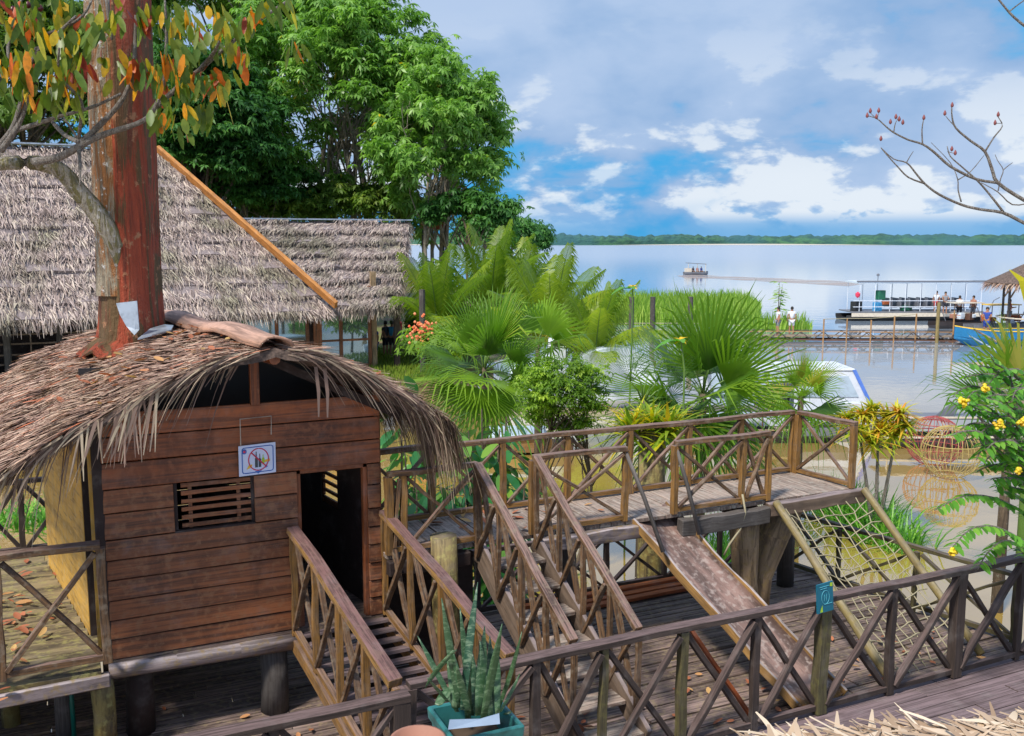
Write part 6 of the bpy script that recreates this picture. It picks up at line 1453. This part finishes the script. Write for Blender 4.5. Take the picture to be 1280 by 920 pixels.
b = MB(); b.beam(Lf(2.3, -.9, .6), Lf(2.3, -.9, 1.7), .06, .06); b.build('rear_post', M['orangepole'], m2)
b = MB(); b.beam(Lf(.9, -1.02, .75), Lf(2.2, -1.02, .75), .03, .25); b.build('name_board', M['bluewhite'], m2)
# pontoon with pale blue top at the left
O, Lf, ex, ey = frame(650, 512, 27.0, WZ, 0)
pn = thing('floating_pontoon', 'small floating pontoon with a pale blue top and brown sides under the fan palm', 'pontoon', O)
b = MB(); b.beam(Lf(-.9, 0, .55), Lf(.75, 0, .55), 1.4, .10); b.build('top', M['bluewhite'], pn, bevel=.02)
b = MB(); b.beam(Lf(-.85, 0, .28), Lf(.9, 0, .28), 1.2, .40, seg=4, wob=.02); b.build('log_sides', M['ochre'], pn)
b = MB(); b.beam(Lf(1.1, -.2, -.5), Lf(1.1, -.2, .35), .7, .5); b.build('mooring_block', M['brownhull'], pn)

# canoes
O, Lf, ex, ey = frame(950, 551, None, WZ, .02)
cn_ = thing('long_canoe', 'long brown and grey canoe with a raised dark bow, moored behind the platform', 'canoe', O)
b = MB(); hull(b, Lf, 4.9, .95, .36, .25, .15, rake=.4); b.build('hull', M['darkhull'], cn_)
b = MB(); hull(b, lambda x, y, z: Lf(x + 1.75, y, z + .02), 1.9, 1.02, .46, .6, .1, rake=.8, draft=-.08); b.build('bow', M['greyhull'], cn_)
b = MB(); b.beam(Lf(-2.3, -.47, .42), Lf(.9, -.47, .42), .06, .05, seg=4, wob=.01); b.build('gunwale', M['log'], cn_)
for x in (-1.6, -.5, .6): b = MB(); b.beam(Lf(x, -.42, .33), Lf(x, .42, .33), .22, .03); b.build('thwart', M['log'], cn_)
b = MB(); b.beam(Lf(-2.4, .2, .95), Lf(.2, .2, .95), .9, .04); b.build('low_roof', M['greywood'], cn_)
for x in (-2.2, 0): b = MB(); bar(b, Lf(x, -.2, .35), Lf(x, -.2, .95), .02); b.build('roof_post', M['rail'], cn_)
O, Lf, ex, ey = frame(1200, 556, None, WZ, .02)
c2_ = thing('long_canoe', 'long dark canoe with cream edges lying behind the wire globes', 'canoe', O)
b = MB(); hull(b, Lf, 5.6, 1.1, .30, .12, .12, rake=.2); b.build('hull', M['darkhull'], c2_)
b = MB(); b.beam(Lf(-2.6, -.55, .34), Lf(2.6, -.55, .34), .05, .05, seg=3); b.build('gunwale', M['cream'], c2_)
b = MB(); b.beam(Lf(-2.4, .3, .82), Lf(1.6, .3, .80), .9, .05, seg=3); b.build('low_roof', M['greyhull'], c2_)
b = MB(); b.beam(Lf(-2.4, -.17, .86), Lf(1.6, -.17, .84), .04, .05); b.build('roof_edge', M['cream'], c2_)
for x in (-2.2, -.6, 1.2): b = MB(); bar(b, Lf(x, -.1, .2), Lf(x, -.1, .8), .025); b.build('roof_post', M['cream'], c2_)
b = MB(); b.prism([Lf(-.7, .2, .84), Lf(-.15, .2, .84), Lf(.1, .2, 1.25), Lf(-.3, .2, 1.15)], ey * .05, .5); b.build('propeller_fin', M['greyhull'], c2_)

# wire globes
def globe(label, px_, py_, R_, mt, D, nring=5, nm=28, seed=0):
    r = random.Random(seed); O = AD(px_, py_, D); O.z = WZ; root = thing('wire_globe', label, 'wire globe', O, 'wire globes in the water'); H_ = R_ * 1.72; c = O + Vector((0, 0, R_ * .90)); rx = R_
    def pt(th, ph): return c + Vector((rx * math.sin(th) * math.cos(ph), rx * math.sin(th) * math.sin(ph), R_ * .93 * math.cos(th)))
    b = MB()
    for k_ in range(nm):
        ph = 2 * PI * k_ / nm + r.uniform(-.03, .03); b.tube([pt(.10 + (2.62 - .10) * i / 14, ph + .03 * math.sin(i * .5 + k_)) for i in range(15)], .009, 5, cap=False)
    b.build('ribs', mt, root, smooth=True); b = MB()
    for th in (.12, .75, 1.25, 1.8, 2.62): b.tube([pt(th, 2 * PI * i / 32) for i in range(33)], .014, 5, cap=False)
    b.build('hoops', mt, root, smooth=True); return root
globe('yellow wire globe standing in the shallow water, in front of the red one', 1187, 592, .72, M['cageyel'], 24.0, seed=1)
globe('red wire globe half hidden behind the yellow one', 1166, 578, .72, M['cagered'], 25.3, seed=2)

# tour boat -----------------------------------------------------------------
D = 73.0; k = D / 1210; O, Lf, ex, ey = frame(1142, 397, D, WZ, .03); tb = thing('tour_boat', 'long white open-sided tour boat with a flat roof moored beyond the pier', 'boat', O)
W2 = 5.3
b = MB(); hull(b, Lf, 2 * W2 + .6, 2.6, .42, .2, .03, rake=.2, draft=.2); b.build('hull', M['black'], tb)
b = MB(); b.beam(Lf(-W2, -1.34, .46), Lf(W2 - .3, -1.34, .46), .08, .28); b.build('white_strake', M['cream'], tb)
b = MB(); b.beam(Lf(-W2, 0, .66), Lf(W2 - .6, 0, .66), 2.6, .08); b.build('deck', M['greyhull'], tb)
b = MB(); b.beam(Lf(-W2 + .4, 0, 2.86), Lf(W2 - .6, 0, 2.86), 2.5, .14, seg=3, wob=.02); b.build('roof', M['whitedull'], tb)
b = MB(); b.beam(Lf(-W2 + .3, -1.28, 2.96), Lf(W2 - .5, -1.28, 2.96), .06, .10); b.build('roof_edge', M['greyhull'], tb)
for x in np.linspace(-W2 + .6, W2 - .8, 9):
    for yy in (-1.2, 1.2): b = MB(); bar(b, Lf(x, yy, .7), Lf(x, yy, 2.8), .028); b.build('roof_post', M['white'], tb)
for z in (1.05, 1.5):
    b = MB(); bar(b, Lf(-W2 + .1, -1.28, z), Lf(W2 - 1, -1.28, z), .028); b.build('hand_rail', M['white'], tb)
for x in np.linspace(-1.9, 3.4, 9):
    b = MB(); b.beam(Lf(x, -.9, 1.0), Lf(x, .9, 1.0), .42, .08); b.beam(Lf(x - .2, -.9, 1.35), Lf(x - .2, .9, 1.35), .07, .6); b.build('seat_row', M['greyhull'], tb)
for x, z, s_, mt in ((-3.1, 1.0, (.5, .5, .7), 'cl_sky'), (-2.45, 1.3, (.7, .3, .25), 'redplank'), (-.9, .9, (.9, .4, .35), 'green'), (-4.7, 1.05, (.75, .5, .75), 'black'), (-2.9, 1.9, (.7, .4, .7), 'green')):
    b = MB(); b.box(Lf(x, -.6, z), s_); b.build('cargo', M[mt], tb, bevel=.03)
b = MB(); b.lathe(Lf(-4.9, -1.3, 1.95), [(.001, -.25), (.16, -.1), (.18, .1), (.001, .25)], 8); b.build('pink_buoy', M['signred'], tb)
b = MB(); bar(b, Lf(-2.9, 0, 2.9), Lf(-2.9, 0, 3.4), .03); b.lathe(Lf(-2.9, 0, 3.35), [(.001, -.1), (.12, 0), (.1, .1), (.001, .15)], 8); b.build('roof_lamp', M['greyhull'], tb)
# blue boat --------------------------------------------------------------
D = 55.0; O, Lf, ex, ey = frame(1268, 428, D, WZ, math.pi + .0)
O = AD(1268, 428, D); O.z = WZ; bl = thing('blue_boat', 'blue wooden boat with a yellow rim, bow pointing left beside the kiosk', 'boat', O)
b = MB(); hull(b, Lf, 7.0, 1.9, .85, .38, .1, rake=.5, draft=.1, flare=.55); b.build('hull', M['blue'], bl, smooth=False)
b = MB(); P_ = []
for s in np.linspace(.0, 1, 12):
    x = (s - .5) * 7.0; kk = math.sqrt(max(0, 1 - ((s - .62) / .38) ** 2)) * .98 + .02 if s > .62 else 1; P_.append(Lf(x, .96 * kk, .87 * (1 + .28 * max(0, (s - .6) / .4) ** 2)))
b.tube(P_, .035, 5); P2 = [O + (p - O) - ey * 0 for p in P_]; b.build('yellow_rim', M['yellow'], bl)
b = MB(); b.tube([p + Zv * .0 + ey * (1.9 * (1 if i < 8 else max(0, (11 - i) / 4)) * 1.0) * -1 for i, p in enumerate(P_)], .03, 5); b.build('far_rim', M['yellow'], bl)
b = MB(); b.box(Lf(-1.0, .75, .55), (1.4, .08, .45)); b.build('green_panel', M['green'], bl)
pp = AD(1233, 408, 54.6); pp.z = -1.45
person('person in a dark blue shirt and shorts standing in the blue boat', pp, 2.2, M['cl_blue'], M['cl_blue'], 1.6, arms='up')
# mooring ropes/poles in front of the blue boat
for i, (a, c, r_, mt, lb) in enumerate((((1212, 420), (1290, 462), .035, 'whitedull', 'pale mooring pole slanting across the blue hull, upper one'), ((1218, 412), (1292, 452), .05, 'log', 'second pale mooring pole crossing the blue hull'), ((1250, 418), (1300, 470), .03, 'whitedull', 'thin pale mooring line nearest the right edge'))):
    b = MB(); b.tube([AD(a[0], a[1], 48), AD(c[0], c[1], 38)], r_, 6); tag(b.build('mooring_pole', M[mt], smooth=True), lb, 'pole', 'mooring poles')
# cluttered long-tail boats between
for i, (x, y, D, L, mt, cv, lb) in enumerate(((1205, 400, 66, 4.6, 'darkhull', 'cream', 'dark long-tail boat loaded with goods between the tour boat and the kiosk'), (1250, 396, 64, 4.6, 'greyhull', 'yellow', 'grey long-tail boat with a yellow awning beside the kiosk'))):
    O, Lf, ex, ey = frame(x, y, D, WZ, .1 + i * .1); rt_ = thing('long_tail_boat', lb, 'boat', O, 'long-tail boats by the kiosk')
    b = MB(); hull(b, Lf, L, 1.3, .45, .3, .1, rake=.3); b.build('hull', M[mt], rt_)
    b = MB(); b.beam(Lf(-1.2, -.2, 1.75), Lf(1.0, -.2, 1.75), 1.1, .06); b.build('awning', M[cv], rt_)
    for xx in (-1.1, .9): b = MB(); bar(b, Lf(xx, -.6, .4), Lf(xx, -.6, 1.75), .03); b.build('awning_post', M['greywood'], rt_)
    for q in range(7):
        b = MB(); xx = random.uniform(-1.6, 1.6); b.box(Lf(xx, -.3, .65 + random.uniform(0, .25)), (random.uniform(.3, .6), .4, random.uniform(.25, .5))); b.build('cargo', M[random.choice(['cream', 'brownhull', 'redplank', 'cl_grey', 'whitedull', 'terra'])], rt_, bevel=.04)
    b = MB(); b.tube([Lf(1.2, -.3, .5), Lf(1.9, -.3, 1.9), Lf(2.3, -.3, 2.1)], .03, 6); b.tube([Lf(-1.5, -.3, .5), Lf(-2.0, -.3, 1.6)], .03, 6); b.build('motor_shaft', M['greyhull'], rt_)
for x, y, D, sh_, tr_, lb in ((1170, 384, 72, 'cl_white', 'cl_red', 'person in a white shirt near the end of the tour boat'), (1181, 386, 71, 'cl_grey', 'cl_black', 'person in grey at the bow of the tour boat'), (1199, 388, 66, 'cl_white', 'cl_black', 'person in white in the loaded long-tail boat'), (1216, 392, 66, 'terra', 'cl_grey', 'person in a brown shirt leaning over the loaded boat'), (1262, 388, 62, 'cl_red', 'cl_grey', 'person in a red shirt under the kiosk roof')):
    p = AD(x, y, D); p.z = WZ + .55; person(lb, p, random.uniform(0, 6), M[sh_], M[tr_], 1.6, arms=random.choice(['up', 'down']), group='people on the far boats')
# kiosk -------------------------------------------------------------------
D = 60; O, Lf, ex, ey = frame(1298, 405, D, WZ, 0); kk = D / 1210
ks = thing('thatched_kiosk', 'small floating kiosk with a conical thatched roof at the right edge', 'kiosk', O); kz = AD(1298, 354, D).z - WZ; kp = AD(1298, 322, D).z - WZ
b = MB(); b.lathe(O + Zv * kz, [(3.15, -.05), (3.2, .05), (2.2, .55), (1.1, 1.15), (.05, kp - kz)], 20); b.build('thatch_bed', M['thatch_base'], ks)
def fk(q):
    a = random.random() * 2 * PI; u = random.random() ** .6; r_ = .1 + 3.05 * u; hh = (kp - kz) * (1 - u) + .02; p = O + Vector((math.cos(a) * r_, math.sin(a) * r_, kz + hh * .92)); dn = Vector((math.cos(a), math.sin(a), -(kp - kz) / 3.1 - (1.0 if u > .93 else 0))).normalized(); return p, dn, Vector((math.cos(a) * .5, math.sin(a) * .5, .8)).normalized()
mk('thatch', 3500, fk, M['thatch_brown'], ks, length=(.3, .75), width=(.04, .09), lift=(0, .06), curl=(0, .2))
for a in range(6):
    x_, y_ = 2.2 * math.cos(a * PI / 3 + .2), 2.2 * math.sin(a * PI / 3 + .2); b = MB(); bar(b, Lf(x_, y_, 0), Lf(x_, y_, kz + .5), .08); b.build('post', M['greywood'], ks)
    b = MB(); bar(b, Lf(x_, y_, kz - 1.0), Lf(x_ * .55, y_ * .55, kz + .5), .05); b.build('strut', M['log'], ks)
b = MB(); b.lathe(O, [(.01, .35), (2.9, .35), (2.9, .15), (2.8, -.2)], 16); b.build('floor', M['log'], ks)
b = MB(); b.tube([Lf(2.4 * math.cos(a), 2.4 * math.sin(a), 1.2) for a in np.linspace(0, 2 * PI, 13)], .05, 6); b.build('rail', M['cream'], ks)
# small launch far out ----------------------------------------------------
D = 168; O, Lf, ex, ey = frame(870, 343, D, WZ, .1); la = thing('small_launch', 'small roofed launch with passengers crossing the river ahead of its wake', 'boat', O)
b = MB(); hull(b, Lf, 4.3, 1.5, .5, .3, .1); b.build('hull', M['greyhull'], la)
b = MB(); b.beam(Lf(-1.7, 0, 2.05), Lf(1.6, 0, 1.85), 1.5, .1); b.build('roof', M['greyhull'], la)
for x in (-1.6, 0, 1.5): b = MB(); b.tube([Lf(x, -.65, .4), Lf(x, -.65, 1.95)], .05, 5); b.build('roof_post', M['cream'], la)
b = MB(); b.beam(Lf(-2.0, -.2, .8), Lf(-1.0, -.2, .8), 1.0, .7); b.build('motor_box', M['cream'], la)
for x, sh_, lb in ((-.6, 'cl_black', 'passenger in black sitting at the stern side of the launch'), (.15, 'cl_red', 'passenger in red in the middle of the launch'), (.85, 'cl_blue', 'passenger in dark blue at the bow side of the launch')):
    p = Lf(x, -.2, .5); person(lb, p, 3.1, M[sh_], M['cl_black'], 1.6, sit=True, group='passengers on the launch')

# ------------------------------------------------------------ litter: leaves on decks and roof
def litter(name, label, spots, n_, lsz, mt=None, kind=None):
    V, F, T = [], [], []
    for k_ in range(n_):
        p = spots(); a = random.random() * 2 * PI; dr = Vector((math.cos(a), math.sin(a), random.uniform(-.1, .25))); nn = (Zv + Vector((random.gauss(0, .25), random.gauss(0, .25), 0))); nn = (nn - dr * nn.dot(dr) / dr.length_squared).normalized(); L = lsz * random.uniform(.6, 1.2)
        leaf_blade(V, F, T, p, dr, L, L * .5, nn, random.random(), .35, -.1, 3)
    o = mesh_obj(name, [tuple(v) for v in V], np.array(F), mt or M['litter'], None, None, T); o['kind'] = 'stuff'; return tag(o, label, 'fallen leaves')
litter('porch_leaf_litter', 'heap of curled reddish fallen leaves on the hut porch', lambda: Vector((-.95 + random.gauss(0, .35), 8.9 + random.gauss(0, .7), .75 + random.random() * .03)), 260, .11)
litter('deck_leaf_litter', 'scattered reddish fallen leaves on the lower deck and walkway', lambda: Vector((random.uniform(-1.5, 8), random.choice([random.uniform(5.95, 9), random.uniform(6, 7)]), .012)), 150, .09)
litter('platform_leaf_litter', 'few fallen leaves on the raised platform boards', lambda: Vector((random.uniform(2.6, 5), random.uniform(7.8, 8.5), 1.31)), 26, .12)
def rs_():
    y = random.uniform(EY0 + .1, 10.0); u = random.uniform(.05, .75); s = -1 if random.random() < .9 else 1; return roof_pt(s, u, y) + Vector((0, 0, .04))
litter('roof_leaf_litter', 'orange and red fallen leaves lying on the hut thatch', rs_, 90, .10)
V, F, T = [], [], []
for _ in range(5000):
    p = AD(random.uniform(440, 580), 430, random.uniform(37, 48)); p.z = LZ + .03; a = random.random() * PI; s = Vector((math.cos(a), math.sin(a), 0)) * .03; h_ = random.uniform(.08, .2); b0 = len(V); V += [p - s, p + s, p + Vector((0, 0, h_)) + s * .2, p + Vector((0, 0, h_)) - s * .2]; F.append((b0, b0 + 1, b0 + 2, b0 + 3)); T.append(random.random())
o = mesh_obj('lawn_grass', [tuple(v) for v in V], np.array(F), M['grass'], None, None, T); o['kind'] = 'stuff'; tag(o, 'short green lawn beside the annex', 'grass')
